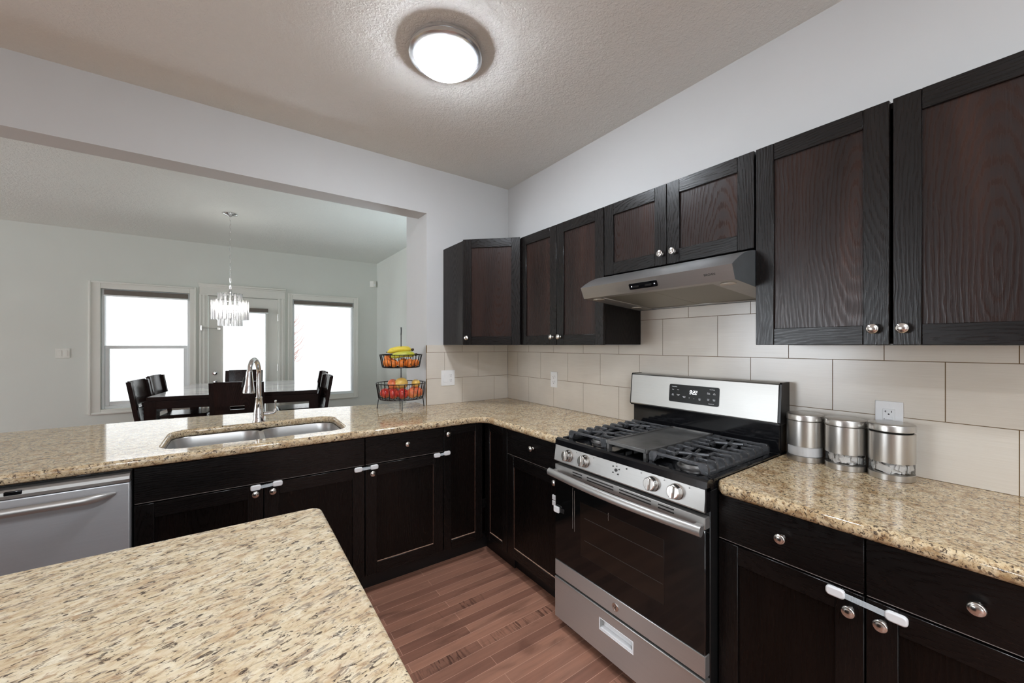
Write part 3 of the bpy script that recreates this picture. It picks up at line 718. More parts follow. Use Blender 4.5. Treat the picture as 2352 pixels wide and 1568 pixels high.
# ------------------------------------------------------------------ range
r = thing('gas_range', 'stainless and black freestanding gas range between the base cabinets', 'range', (-.66, -1.3925, 0), RZ)
W = .757
MB().box(.002, W-.002, .0, .632, .045, .885, .002).box(.03,.07,.02,.06,0,.045).box(W-.07,W-.03,.02,.06,0,.045).box(.03,.07,.57,.61,0,.045).box(W-.07,W-.03,.57,.61,0,.045).obj('body', M['blackmat'], r)
mb = MB()   # cooktop pan: rim and sunken floor
mb.prism([(-.022,.886),(-.026,.893),(-.024,.918),(-.014,.925),(.0,.925),(.012,.921),(.022,.907),(.022,.886)], .0, W, 0)
mb.box(0.0003, .022, .0215, .545, .8865, .924, .004, seg=2).box(W-.022, W-.0003, .0215, .545, .8865, .924, .004, seg=2).box(0.0003, W-.0003, .5455, .57, .8865, .924, .003).box(.01, W-.01, .01, .56, .886, .906)
mb.obj('cooktop', M['blackgl'], r)
cp = MB().prism([(-.002,.817),(-.034,.817),(-.037,.822),(-.026,.892),(-.021,.898),(-.002,.898)], .004, W-.004, 0).obj('control_panel', M['steelh'], r)
for a in (0, W-.004): MB().box(a, a+.004, -.03, -.002, .817, .898).obj('end_cap', M['blackgl'], cp)
kax = Vector((0, -1, .155)).normalized()
for lx in (.100, .205, .553, .650):
    p = Vector((lx, -.0315, .858))
    mb = MB().lathe([(.0285,0),(.0285,.003),(.0265,.004),(.0265,.012),(.0245,.015),(.024,.026),(.021,.0285),(0,.0285)], p, kax, 26)
    q = Vector((0,0,1)).rotation_difference(kax)
    n0 = len(mb.bm.verts); mb.box(-.006, .006, -.022, .022, .0275, .037, .002)
    mb.bm.verts.ensure_lookup_table()
    up = kax.cross(Vector((1,0,0))); mt = Matrix((Vector((1,0,0)), up, kax)).transposed()
    for v in mb.bm.verts[n0:]: v.co = p + mt @ v.co
    mb.obj('control_knob', M['nickel'], cp)
mb = MB(); pc = Vector((.379, -.0328, .864))
for dx, dz, rr_ in ((0,0,.0065),(-.016,.012,.0028),(.016,.006,.0028),(-.014,-.012,.0028),(.012,-.014,.0035),(.002,.016,.002),(.052,.018,.003),(.0,.026,.0015)):
    p = pc+Vector((dx, dz*.155, dz)); MB().lathe([(rr_,0),(rr_,.0006)], p, kax, 12).obj('burner_mark', M['ink'], cp)
mb = MB()
for lx in (.15, .255, .50, .60, .697):
    MB().lathe([(.0018,0),(.0018,.0006)], (lx, -.0295, .884), kax, 8).obj('panel_mark', M['ink'], cp)
dd = MB().box(.003, W-.003, -.030, -.001, .335, .758, .003).obj('oven_door', M['glassblk'], r)
MB().box(.003, W-.003, -.0305, -.001, .2585, .334, .003, seg=2).obj('lower_trim', M['steelh'], dd)
mb = MB().box(.003, W-.003, -.0305, -.001, .759, .7995, .0025, seg=2)
tr = mb.obj('upper_trim', M['steelh'], dd)
mb = MB()
for a, b in ((.125,.185),(.215,.365),(.395,.545),(.575,.640)):
    for z in (.7765, .7885): mb.box(a, b, -.0312, -.0302, z-.0025, z+.0025, .001)
mb.obj('vent_slot', M['slot'], dd)
pts, rr = [], []
for i in range(25):
    t = i/24; x = -.004+(W+.004)*t; b = math.sin(PI*t)
    pts.append((x, -.062-.022*b, .764)); rr.append(.0145)
hb = MB().tube(pts, rr, 14, flat=1.25)
hb.box(.004, .03, -.062, -.03, .755, .775, .003).box(W-.034, W-.006, -.062, -.03, .752, .777, .003)
hb.obj('handle', M['steelh'], dd)
MB().box(.175, .60, -.0306, -.0295, .425, .665, .001).obj('oven_window', M['ovenwin'], dd)
mb = MB()
for z in (.50, .60): mb.box(.20, .595, -.0309, -.0305, z-.0009, z+.0009)
mb.obj('oven_rack', M['burn'], dd)
mb = MB()
for x, z0, z1 in ((.125,.525,.715),(.137,.515,.705),(.338,.64,.672)): MB().tube([(x+.0008*math.sin(k*1.7), -.0304, z0+(z1-z0)*k/8) for k in range(9)], .0009, 5).obj('drip_streak', M['edge'], dd)
bd = MB().lathe([(.0155,0),(.0165,.001),(.0165,.0025),(.0145,.003),(.0142,.0022),(0,.0022)], (.376,-.0305,.297), (0,-1,0), 28).obj('badge', M['nickel'], dd)
mb = MB(); cx, cz, yb = .376, .297, -.0331
mb.tube([(cx-.003+.0055*math.cos(a), yb, cz+.001+.0065*math.sin(a)) for a in [R(40+28*k) for k in range(11)]], .0007, 5)
mb.tube([(cx+.0045+.0045*math.cos(a), yb, cz+.003+.0035*math.sin(a)) for a in [R(30+30*k) for k in range(9)]], .0007, 5)
mb.tube([(cx+.0045+.0045*math.cos(a), yb, cz-.0045+.004*math.sin(a)) for a in [R(70+30*k) for k in range(10)]], .0007, 5)
mb.obj('badge_monogram', M['slot'], dd)
mb = MB(); a0, a1, b0, b1 = .292, .460, .158, .203; z0, z1 = .055, .249
for q in ((.003, a0, z0, z1), (a1, W-.003, z0, z1), (a0, a1, z0, b0), (a0, a1, b1, z1)): mb.box(q[0], q[1], -.030, -.001, q[2], q[3])
mb.box(.003, W-.003, -.033, -.026, z1-.006, z1+.001, .002, seg=2)
dw = mb.obj('storage_drawer', M['steelh'], r)
MB().box(a0, a1, -.008, -.002, b0, b1).box(a0, a1, -.03, -.008, b0, b0+.008).box(a0-.005, a1+.005, -.0318, -.0298, b1, b1+.004, .001).box(a0-.005, a1+.005, -.0318, -.0298, b0-.004, b0, .001).box(a0-.005, a0, -.0318, -.0298, b0, b1, .001).box(a1, a1+.005, -.0318, -.0298, b0, b1, .001).obj('pull_recess', M['white'], dw)
# burners, grates, griddle
for bx, by, br in ((.145,.15,.044),(.145,.43,.036),(.612,.15,.05),(.612,.43,.036)):
    bu = MB().lathe([(br*1.25,0),(br*1.25,.004),(br*1.05,.006),(br,.014),(br*.9,.016),(0,.016)], (bx, by, .906), seg=28).obj('burner', M['burnb'], r)
    MB().lathe([(br*.95,.0165),(br,.019),(br*.95,.023),(0,.025)], (bx, by, .906), seg=28).obj('burner_cap', M['burn'], bu)
MB().lathe([(.03,0),(.03,.01),(.026,.016),(0,.017)], (.379,.2,.906), seg=20).lathe([(.03,0),(.03,.01),(.026,.016),(0,.017)], (.379,.38,.906), seg=20).obj('burner', M['burnb'], r)
def grate(x0, x1):
    mb = MB(); zt = .958; y0, y1 = .035, .535
    for x in (x0, x1-.012): mb.box(x, x+.012, y0, y1, .918, .934, .003)
    n = 9; h = .006; cx = (x0+x1)/2
    for k in range(n):
        y = y0+.008+(y1-y0-.016)*k/(n-1)
        full = k in (0, 4, 8); ln = (x1-x0) if full else (.060 if k in (2, 6) else .085)
        runs = [(x0, x1)] if full else [(x0, x0+ln), (x1-ln, x1)]
        for a, b in runs:
            mb.box(a+.004, b-.004, y-h, y+h, zt-.011, zt, .002)
        for x, sx in ((x0, 1), (x1, -1)):
            mb.prism([(x-sx*.0012, .921), (x-sx*.0008, zt-.012), (x+sx*.008, zt+.0008), (x+sx*.034, zt+.0008), (x+sx*.036, zt-.0115), (x+sx*.022, .921)][::sx], y-h-.0008, y+h+.0008, 1)
    for cy in (.15, .43):   # crossing fingers over each burner
        d = (y1-y0-.016)/(n-1)
        for s in (1, -1):
            P = [(x0+.075, cy-s*d, zt-.006), (cx-.045, cy-s*.028, zt-.005), (cx, cy, zt-.005), (cx+.045, cy+s*.028, zt-.005), (x1-.075, cy+s*d, zt-.006)]
            mb.tube(P, .0070, 8)
        mb.tube([(cx-.006, cy+.03, zt-.006), (cx-.02, cy+.085, zt-.006)], .0055, 6); mb.tube([(cx+.006, cy-.03, zt-.006), (cx+.02, cy-.085, zt-.006)], .0055, 6)
    for x in (x0+.006, x1-.006):
        for y in (y0+.01, (y0+y1)/2, y1-.01): mb.box(x-.006, x+.006, y-.008, y+.008, .906, .92)
    return mb.obj('grate', M['iron'], r)
grate(.030, .268); grate(.489, .727)
mb = MB(); gx0, gx1, gy0, gy1 = .272, .485, .03, .54
mb.box(gx0, gx1, gy0, gy1, .946, .953, .002)
for q in ((gx0-.001, gx0+.008, gy0-.001, gy1+.001), (gx1-.008, gx1+.001, gy0-.001, gy1+.001), (gx0+.0082, gx1-.0082, gy0-.001, gy0+.010), (gx0+.0082, gx1-.0082, gy1-.010, gy1+.001)): mb.box(q[0], q[1], q[2], q[3], .943, .960, .003, seg=2)
for x in (gx0+.006, gx1-.018):
    for y in (gy0, gy1-.02): mb.box(x, x+.012, y, y+.02, .906, .946)
mb.obj('griddle', M['griddle'], r)
bgz = MB().box(.004, W-.004, .575, .640, .905, 1.046, .006, seg=2).box(.0, W, .556, .646, 1.040, 1.048).obj('backguard_riser', M['blackgl'], r)
fy0, fy1 = .549, .566      # stainless face leans back slightly
bg_ = MB().prism([(.645,1.046),(fy0+.004,1.046),(fy0,1.052),(fy1-.002,1.210),(fy1+.004,1.216),(.645,1.216)], .006, W-.006, 0).obj('backguard', M['steelb'], r)
for a, b in ((-.004, .006), (W-.006, W+.004)): MB().prism([(.649,1.044),(fy0+.008,1.044),(fy0+.004,1.052),(fy1+.004,1.212),(fy1+.010,1.219),(.649,1.219)], a, b, 0).obj('end_cap', M['blackmat'], bg_)
ta = math.atan2(fy1-.002-fy0, .158)
def bgp(u, z, out=0.0): return (u, fy0+(z-1.052)/.158*(fy1-.002-fy0)-out, z)
mb = MB(); dpts = rrect(.246, .506, 1.086, 1.176, .009, 4)
mb.rings([[bgp(u, z, .0) for u, z in dpts], [bgp(u, z, .0022) for u, z in dpts]])
mb.obj('display_panel', M['display'], bg_)
rotx = (R(90)-ta, 0, 0); rotx = (R(90)-0, 0, 0)
SEG = {'9': 'abcdfg', '2': 'abged', }
mb = MB()
def seg_digit(ch, ux, uz, wd, ht):
    t = wd*.22; sh = .18
    S_ = {'a': (0,ht-t,wd,ht), 'g': (0,ht/2-t/2,wd,ht/2+t/2), 'd': (0,0,wd,t), 'f': (0,ht/2,t,ht), 'b': (wd-t,ht/2,wd,ht), 'e': (0,0,t,ht/2), 'c': (wd-t,0,wd,ht/2)}
    for s in SEG[ch]:
        x0, z0, x1, z1 = S_[s]
        P = [(ux+x0+sh*z0, uz+z0), (ux+x1+sh*z0, uz+z0), (ux+x1+sh*z1, uz+z1), (ux+x0+sh*z1, uz+z1)]
        mb.rings([[bgp(u, z, .0022) for u, z in P], [bgp(u, z, .0027) for u, z in P]])
for ch, ux in (('9', .358), ('2', .374), ('2', .386)): seg_digit(ch, ux, 1.133, .0095, .0185)
for z in (1.138, 1.145): mb.rings([[bgp(u, zz, o_) for u, zz in rrect(.3695+.18*(z-1.133), .3715+.18*(z-1.133), z, z+.002, .0008, 2)] for o_ in (.0022, .0027)])
mb.obj('clock_digits', M['digit'], bg_)
rt = (R(90)+0, 0, 0)
import itertools
for s, u, z, sz in (('Cooking Modes', .275, 1.164, .0045), ('Bake', .268, 1.149, .005), ('Broil', .296, 1.149, .005), ('Bake\nWarm', .268, 1.122, .005), ('Convect\nOn', .298, 1.122, .005),
                    ('Kitchen\nTimer', .331, 1.115, .005), ('+', .358, 1.113, .009), ('-', .383, 1.113, .009), ('Oven\nLight', .412, 1.112, .005), ('Oven Settings', .472, 1.164, .0045),
                    ('Timer\nOn/Off', .455, 1.145, .005), ('Set\nClock', .483, 1.145, .005), ('Cook\nTime', .455, 1.115, .005), ('Delay\nTime', .483, 1.115, .005), ('Controls Lock', .470, 1.096, .0045)):
    text(s, sz, bgp(u, z, .0024), M['print'], bg_, 'panel_lettering', (R(90)-ta, 0, 0))

# ------------------------------------------------------------------ range hood
h = thing('range_hood', 'stainless under-cabinet range hood above the gas range', 'range hood', (0, -1.3925, 1.58), RZ)
# local: x right (world -y), y depth where 0 is the wall (world x), z from 1.58
prof = [(-.012,.0), (-.012,.168), (-.315,.168)]
for i in range(1, 12):
    q_ = i/12; prof.append((-.315-.197*q_, .168-.074*q_**1.9))
prof += [(-.512,.094), (-.488,.040)]
top = prof[2:]     # curved top down to the front lower lip
mb = MB(); n = len(top)
mb.rings([[(0+.001, y, z) for y, z in top], [(W-.001, y, z) for y, z in top]], False, False, closed=False)
mb.bm.faces.ensure_lookup_table()
inner = [(y+.004, z-.004) for y, z in top]
shell = MB().prism(top + [(-.481,.041),(-.505,.093)] + [(y+.005, z-.005) for y, z in reversed(top[1:-2])] + [(-.315,.163)], .001, W-.001, 0, flat=0)
mb.bm.free(); shell.obj('canopy', M['hood'], h)
for a, b in ((-.0005, .0015), (W-.0015, W+.0005)):
    MB().prism(prof+[(-.30,.024)], a, b, 0).obj('side_panel', M['hoodside'], h)
mb = MB().box(.001, W-.001, -.30, -.012, .150, .167).box(.001, W-.001, -.03, -.012, .002, .15)
mb.obj('back_shell', M['hoodside'], h)
mb = MB()   # underside tray, sloping
def ub(x0, x1, y0, y1, up, th, mb_):
    zf = lambda y: .040+(y+.488)/.476*(-.038)+up
    mb_.rings([[(x0,y0,zf(y0)),(x1,y0,zf(y0)),(x1,y1,zf(y1)),(x0,y1,zf(y1))],[(x0,y0,zf(y0)+th),(x1,y0,zf(y0)+th),(x1,y1,zf(y1)+th),(x0,y1,zf(y1)+th)]])
ub(.001, .10, -.487, -.02, 0, .004, mb); ub(W-.10, W-.001, -.487, -.02, 0, .004, mb); ub(.10, W-.10, -.487, -.455, 0, .004, mb); ub(.10, W-.10, -.05, -.02, 0, .004, mb)
mb.obj('underside', M['steelh'], h)
for a, b in ((.10, .377), (.380, W-.10)):
    mb = MB(); ub(a, b, -.455, -.05, .003, .004, mb); mb.obj('filter_panel', M['filter'], h)
for x, y in ((.052,-.43),(.052,-.12),(W-.052,-.43),(W-.052,-.12)):
    zf = .040+(y+.488)/.476*(-.038)
    MB().lathe([(.028,-.003),(.028,.001),(.022,.001),(.021,-.001),(0,-.001)], (x,y,zf), seg=24).obj('lamp_lens', M['lens'], h)
# front controls on the slanted lip
def hp_(u, t, out): # t 0..1 up the front lip
    y = -.488-.024*t; z = .040+.054*t; return (u, y-out*.914, z-out*.406)
P = rrect(.30, .443, .30, .72, .012, 4)
def lip(u0, u1, t0, t1, r, out0, out1, mb_):
    pts = rrect(u0, u1, 0, (t1-t0)*.06, r, 4)
    mb_.rings([[hp_(u, t0+v/.06, o_) for u, v in pts] for o_ in (out0, out1)])
mb = MB(); lip(.298, .443, .25, .72, .006, 0, .003, mb); pn = mb.obj('switch_plate', M['blackgl'], h)
mb = MB()
for u in (.335, .40): lip(u-.016, u+.016, .40, .52, .0025, .003, .008, mb)
mb.obj('slide_switch', M['blackmat'], pn)
mb = MB()
for u in (.312, .430): lip(u-.003, u+.003, .44, .53, .002, .003, .0036, mb)
mb.obj('switch_marks', M['print'], pn)
text('BROAN', .013, hp_(.668, .52, .0004), M['ink'], h, 'maker_lettering', (R(90+24), 0, 0))

# ------------------------------------------------------------------ child safety latches
def latch(label, pa, pb, ax, nrm, s=1.0):
    # two rounded pads joined by a strap; pa, pb pad centres, ax along, nrm outward
    a, n = Vector(ax).normalized(), Vector(nrm).normalized(); u = n.cross(a).normalized()
    c = (Vector(pa)+Vector(pb))/2
    r_ = thing('safety_latch', label, 'child safety latch', tuple(c), 0, 'white child safety latches')
    def pad(p, L_, H_):
        pts = rrect(-L_/2, L_/2, -H_/2, H_/2, .0095*s, 5); rs = []
        for e, o_ in ((0, .0003), (0, .006), (-.0015, .0085), (-.004, .0095)):
            kx = (L_/2+e)/(L_/2); ky = (H_/2+e)/(H_/2)
            rs.append([Vector(p)+a*(x*kx)+u*(y*ky)+n*o_ for x, y in pts])
        MB().rings(rs).obj('pad', M['white'], r_, True)
    pad(pa, .043*s, .026*s); pad(pb, .043*s, .026*s)
    p0, p1 = Vector(pa)+a*.018*s, Vector(pb)-a*.018*s
    mb = MB(); hh = .0075*s
    mb.rings([[p0+u*hh+n*.0035, p0-u*hh+n*.0035, p1-u*hh+n*.0035, p1+u*hh+n*.0035], [p0+u*hh+n*.005, p0-u*hh+n*.005, p1-u*hh+n*.005, p1+u*hh+n*.005]])
    d = (p1-p0); nn = 9
    for k in range(1, nn): 
        q_ = p0+d*(k/nn*.6); mb.rings([[q_+u*hh+n*.005, q_-u*hh+n*.005, q_-u*hh+a*.0012+n*.005, q_+u*hh+a*.0012+n*.005], [q_+u*hh+n*.0058, q_-u*hh+n*.0058, q_-u*hh+a*.0012+n*.0058, q_+u*hh+a*.0012+n*.0058]])
    mb.obj('strap', M['frost'], r_, True)
yp = FY-.0205; xp = FX-.0205
latch('white strap latch across the two sink cabinet doors', (-1.892, yp, .703), (-1.803, yp, .706), (1,0,0), (0,-1,0))
latch('white strap latch between the sink cabinet and the single-door cabinet', (-1.425, yp, .702), (-1.340, yp, .702), (1,0,0), (0,-1,0))
latch('short white strap latch beside the inside corner cabinet', (-.963, yp, .705), (-.896, yp, .708), (1,0,0), (0,-1,0))
latch('large white strap latch across the two doors right of the range', (xp, -2.476, .699), (xp, -2.598, .695), (0,-1,0), (-1,0,0), 1.0)
lr = thing('safety_latch', 'white latch joining the narrow cabinet door to the oven door edge', 'child safety latch', (xp, -1.37, .57), 0, 'white child safety latches')
mb = MB(); mb.box(xp-.009, xp+.0002, -1.338, -1.302, .578, .604, .0035, seg=2).box(xp-.009, xp+.0002, -1.338, -1.302, .549, .575, .0035, seg=2).obj('pad', M['white'], lr, True)
MB().box(-.703, -.6915, -1.432, -1.396, .567, .597, .004, seg=2).obj('pad', M['white'], lr, True)
MB().tube([(xp-.006,-1.332,.577),(-.632,-1.37,.578),(-.66,-1.3905,.580),(-.695,-1.3935,.582),(-.697,-1.40,.582)], .0028, 6).obj('strap', M['frost'], lr, True)
MB().box(-.6935, -.6908, -1.462, -1.434, .572, .594, .001).obj('backing_plate', M['blackmat'], lr, True)

# ------------------------------------------------------------------ outlets and wall plates
def plate(name, label, cat, loc, rz, w_, h_, parts, mat='white'):
    r_ = thing(name, label, cat, loc, rz)
    MB().box(-w_/2, w_/2, -.006, -.0002, -h_/2, h_/2, .0022, seg=2).obj('cover_plate', M[mat], r_)
    for kind, cx in parts:
        if kind == 'duplex':
            for cz in (.0195, -.0195):
                rc = MB().prism([(cx+x, cz+z) for x, z in rrect(-.0165, .0165, -.0145, .0145, .009, 4)], -.0085, -.005, 1).obj('receptacle', M['white'], r_)
                MB().box(cx-.0075, cx-.0055, -.0089, -.008, cz-.001, cz+.007).box(cx+.0055, cx+.0075, -.0089, -.008, cz, cz+.007).cyl((cx, -.0089, cz-.0075), (cx, -.008, cz-.0075), .0028, seg=10).obj('slots', M['slot'], rc)
        elif kind == 'blank':
            MB().box(cx-.0165, cx+.0165, -.0085, -.005, -.033, .033, .001).obj('rocker', M[mat], r_)
        elif kind == 'gfci':
            rc = MB().box(cx-.0165, cx+.0165, -.0085, -.005, -.033, .033, .001).obj('receptacle', M['white'], r_)
            mb = MB()
            for cz in (.020, -.020): mb.box(cx-.009, cx-.007, -.0089, -.008, cz, cz+.007).box(cx-.0125, cx-.0075, -.0089, -.008, cz+.0028, cz+.0042).box(cx+.0062, cx+.0082, -.0089, -.008, cz, cz+.007).cyl((cx, -.0089, cz-.006), (cx, -.008, cz-.006), .0028, seg=10)
            mb.obj('slots', M['slot'], rc)
            MB().box(cx-.007, cx+.010, -.0095, -.008, .001, .0065, .0005).box(cx-.007, cx+.010, -.0095, -.008, -.0065, -.001, .0005).obj('test_buttons', M['white'], rc)
            MB().box(cx-.013, cx-.0112, -.0089, -.008, -.006, -.003).obj('indicator', M['ink'], rc)
        mb = MB()
        if kind != 'duplex':
            for z in (-.048, .048): mb.lathe([(.003,0),(.003,.001),(0,.0012)], (cx, -.006, z), (0,-1,0), 10)
        else: mb.lathe([(.003,0),(.003,.001),(0,.0012)], (cx, -.006, 0), (0,-1,0), 10)
        mb.obj('plate_screws', M['white'], r_)
    return r_
plate('wall_outlet', 'double white plate with rocker and outlet on the corner backsplash', 'outlet', (-.590, -.0081, 1.119), 0, .116, .122, [('blank', -.023), ('duplex', .023)])
plate('wall_outlet', 'single white outlet on the tile left of the range', 'outlet', (-.0081, -.622, 1.120), RZ, .072, .116, [('duplex', 0)])
plate('wall_outlet', 'large white outlet partly hidden behind the rightmost canister', 'outlet', (-.0081, -2.470, 1.112), RZ, .076, .122, [('gfci', 0)])
plate('light_switch', 'wide pale switch plate on the far dining wall', 'light switch', (-3.597, FAR-.0002, 1.284), 0, .115, .115, [('blank', -.023), ('blank', .023)], 'trimw')
o = thing('motion_sensor', 'small white wall sensor high in the dining room corner', 'sensor', (-.07, FAR, 2.40))
MB().prism([(-.045,0),(.0,-.045),(.04,-.045),(.065,0)], -.045, .05, 2).obj('housing', M['trimw'], o)
MB().box(.005, .035, -.047, -.044, -.03, .0).obj('lens', M['vinyl'], o)

# ------------------------------------------------------------------ canisters
def canister(x, y, ztop, label, fill, up=0):
    c_ = thing('canister', label, 'canister', (x, y, CT), 0, 'stainless canisters'); rd = .0615; H = ztop-CT
    MB().lathe([(rd-.006,.0),(rd,.001),(rd,.021),(rd-.002,.0225),(0,.0225)], (0,0,0), seg=48).obj('base', M['steelv'], c_)
    MB().lathe([(rd-.0025,.0225),(rd-.0015,.0225),(rd-.0015,.062),(rd-.0025,.062)], seg=48, caps=False).obj('window_band', M['clear'], c_)
    MB().lathe([(rd-.004,.060),(rd,.0605),(rd,H-.0285),(rd-.004,H-.027),(rd-.004,.062)], seg=48, caps=False).obj('body', M['steelv'], c_)
    MB().lathe([(q_, z_+up) for q_, z_ in [(rd-.004,H-.027),(rd+.0012,H-.025),(rd+.0012,H-.006),(rd,H-.003),(rd-.004,H-.001),(rd-.012,H),(0,H)]], seg=48).obj('lid', M['steelv'], c_)
    if fill == 0: MB().lathe([(rd-.0032,.0235),(rd-.0032,.0595),(0,.0595)], seg=32).obj('white_powder_filling', M['white'], c_)
    else:
        mb = MB(); rnd = random.Random(fill)
        for k in range(60):
            a = rnd.uniform(0, 2*PI); rr_ = rnd.uniform(.034, .0475); n0 = len(mb.bm.verts)
            l_, h_ = rnd.uniform(.028,.046), rnd.uniform(.016,.026)
            mb.box(-.0012,.0012,-l_/2,l_/2,-h_/2,h_/2,.0005)
            mb.bm.verts.ensure_lookup_table()
            mt = Matrix.Translation((rr_*math.cos(a), rr_*math.sin(a), rnd.uniform(.036,.047))) @ Matrix.Rotation(a+rnd.uniform(-.28,.28),4,'Z') @ Matrix.Rotation(rnd.uniform(-.5,.5),4,'X')
            for v in mb.bm.verts[n0:]: v.co = mt @ v.co
        mb.obj('packet_filling', M['paper'], c_)
    return c_
canister(-.079, -2.232, 1.103, 'leftmost stainless canister, its clear band filled with white powder', 0)
canister(-.084, -2.362, 1.103, 'middle stainless canister with white packets in its clear band', 3)
canister(-.088, -2.490, 1.103, 'rightmost stainless canister in front of the outlet, lid sitting slightly raised', 5, .004)

# ------------------------------------------------------------------ fruit stand
BX, BY = -.957, .028
fs = thing('fruit_stand', 'black two-tier wire fruit stand on the peninsula worktop', 'fruit stand', (BX, BY, CT))
def ring(z, r_, n=40): return [(BX+r_*math.cos(2*PI*k/n), BY+r_*math.sin(2*PI*k/n), z) for k in range(n)]
def basket(z0, z1, r0, r1, n, w_=.0022):
    mb = MB().tube(ring(z1, r1), w_*1.5, 6, True).tube(ring(z0, r0), w_*1.4, 6, True)
    for k in range(n):
        a = 2*PI*(k+.5)/n; mb.tube([(BX+r1*math.cos(a), BY+r1*math.sin(a), z1), (BX+r0*math.cos(a), BY+r0*math.sin(a), z0)], w_*(1.35 if k % 3 == 0 else .8), 5)
    for k in range(-3, 4):
        yy = r0*k/4; hx = math.sqrt(r0*r0-yy*yy); mb.tube([(BX-hx, BY+yy, z0), (BX+hx, BY+yy, z0)], w_*.8, 5); mb.tube([(BX+yy, BY-hx, z0), (BX+yy, BY+hx, z0)], w_*.8, 5)
    return mb
Lz0, Lz1, Lr0, Lr1 = .985, 1.098, .160, .178; Uz0, Uz1, Ur0, Ur1 = 1.216, 1.308, .134, .153
basket(Lz0, Lz1, Lr0, Lr1, 30).obj('lower_basket', M['wire'], fs, True)
basket(Uz0, Uz1, Ur0, Ur1, 30).obj('upper_basket', M['wire'], fs, True)
MB().tube([(BX,BY,Lz0-.004),(BX,BY,1.505)], .0035, 8).tube([(BX,BY,1.455),(BX,BY-.004,1.49),(BX,BY,1.512)], .0045, 8).obj('centre_pole', M['wire'], fs, True)
for a in (R(-107), R(-17), R(73), R(163)):
    p0 = (BX+Lr0*math.cos(a), BY+Lr0*math.sin(a), Lz0); p1 = (BX+.168*math.cos(a), BY+.168*math.sin(a), CT+.004)
    MB().tube([p0, p1], .0032, 7).ball(p1, .0042, seg=8).obj('leg', M['wire'], fs, True)
# direction towards the camera from the stand, and to its right
cv = Vector((-1.977-BX, -2.838-BY, 0)).normalized(); rv = Vector((-cv.y, cv.x, 0))
def at(u, v, z): p = Vector((BX, BY, 0))+rv*u+cv*v; return (p.x, p.y, z)
def apple(u, v, z, rd, mat, label, tilt=0):
    p = at(u, v, z); a_ = thing('apple', label, 'apple', p, 0, 'apples in the lower basket')
    def fn(q):
        k = max(0, abs(q.z)-.55); s = 1-.55*k*k*2; qq = Vector((q.x*(1+.04*q.z), q.y*(1+.04*q.z), q.z*(1-.22*math.exp(-((q.x**2+q.y**2)/.10))))); return qq
    MB().ball((0,0,0), rd, rd, rd*.93, 24, fn=fn).obj('skin', mat, a_)
    MB().tube([(0,0,rd*.62),(.003,.002,rd*.98)], .0016, 5).obj('stem', M['stem'], a_)
    a_.rotation_euler = (tilt, tilt*.6, 0)
apple(-.112, .045, 1.028, .038, M['apple'], 'red apple at the far left of the lower basket', .5)
apple(-.055, .085, 1.028, .039, M['apple'], 'dark red apple at the front, second from the left of the lower basket', .7)
apple(.012, .098, 1.027, .040, M['apple'], 'shiny red apple at the front middle of the lower basket', .9)
apple(.078, .080, 1.027, .039, M['applep'], 'pinkish orange apple right of the front middle in the lower basket', .4)
apple(.122, .028, 1.028, .037, M['applep'], 'striped pink apple at the far right of the lower basket', .8)
apple(-.062, -.055, 1.030, .042, M['apple'], 'red apple at the back left of the lower basket', .3)
apple(.100, -.058, 1.030, .039, M['applep'], 'yellowish pink apple at the back right of the lower basket', .2)
apple(-.058, .02, 1.090, .040, M['applep'], 'rosy apple lying on top beside the large yellow mango', .5)
apple(.108, .0, 1.090, .033, M['mango'], 'small yellow apple on top at the right of the lower basket', .3)
p = at(.0, .025, 1.095); mg = thing('mango', 'large yellow pink mango lying on top of the apples', 'mango', p)
MB().ball((0,0,0), .050, .046, .043, 24, fn=lambda q: Vector((q.x, q.y*(1-.12*q.x), q.z*(1+.10*q.x)))).obj('skin', M['mango'], mg)
MB().cyl((.047,0,.006), (.054,0,.008), .003, seg=8).obj('stem', M['stem'], mg)
for i, (u, v, z, rd, lb) in enumerate([(-.098, .035, 1.250, .031, 'orange at the far left of the upper basket'), (-.052, .080, 1.248, .031, 'orange second from left at the front of the upper basket'), (.004, .098, 1.247, .029, 'orange at the front centre of the upper basket'),
        (.060, .080, 1.248, .032, 'orange right of centre at the front of the upper basket'), (.104, .030, 1.247, .029, 'orange at the far right of the upper basket'), (-.092, -.035, 1.276, .033, 'raised orange peeking over the rim at the left of the upper basket'), (.02, -.02, 1.250, .033, 'orange under the bananas in the middle of the upper basket')]):
    o_ = thing('orange', lb, 'orange', at(u, v, z), 0, 'oranges in the upper basket')
    MB().ball((0,0,0), rd, rd, rd*.93, 20).obj('peel', M['orange'], o_)
    MB().lathe([(.004,0),(.003,.0015),(0,.002)], (0,0,rd*.92), seg=8).obj('stem_scar', M['stem'], o_); o_.rotation_euler = (.6*i, .3, 0)
def bananas(label, tip, n, mat, z, bend, spread, ang):
    b_ = thing('banana_bunch', label, 'bananas', at(*tip, z), 0, 'bananas on top of the upper basket')
    dx = rv*math.cos(ang)+cv*math.sin(ang); dy = Vector((-dx.y, dx.x, 0))
    for k in range(n):
        pts, rr_ = [], []; off = (k-(n-1)/2)*spread
        for i in range(15):
            t = i/14; s = t*.17
            p = -dx*s + dy*off*min(1, t*3) + Vector((0,0,bend*math.sin(PI*t)-.016*t+ (.004 if k % 2 else 0)))
            pts.append(p); e = min(t, 1-t)
            rr_.append(.0195*min(1, (e*7+.22)) if t < .5 else .0195*min(1, e*6+.2))
        MB().tube(pts, rr_, 10).obj('banana', mat, b_)
        tp = pts[-1]; MB().tube([tp, tp-dx*.008], .0035, 6).obj('banana_tip', M['stem'], b_)
    MB().tube([Vector((0,0,0)), dx*.018+Vector((0,0,.006))], [.011,.008], 8).obj('bunch_stem', M['stem'], b_)
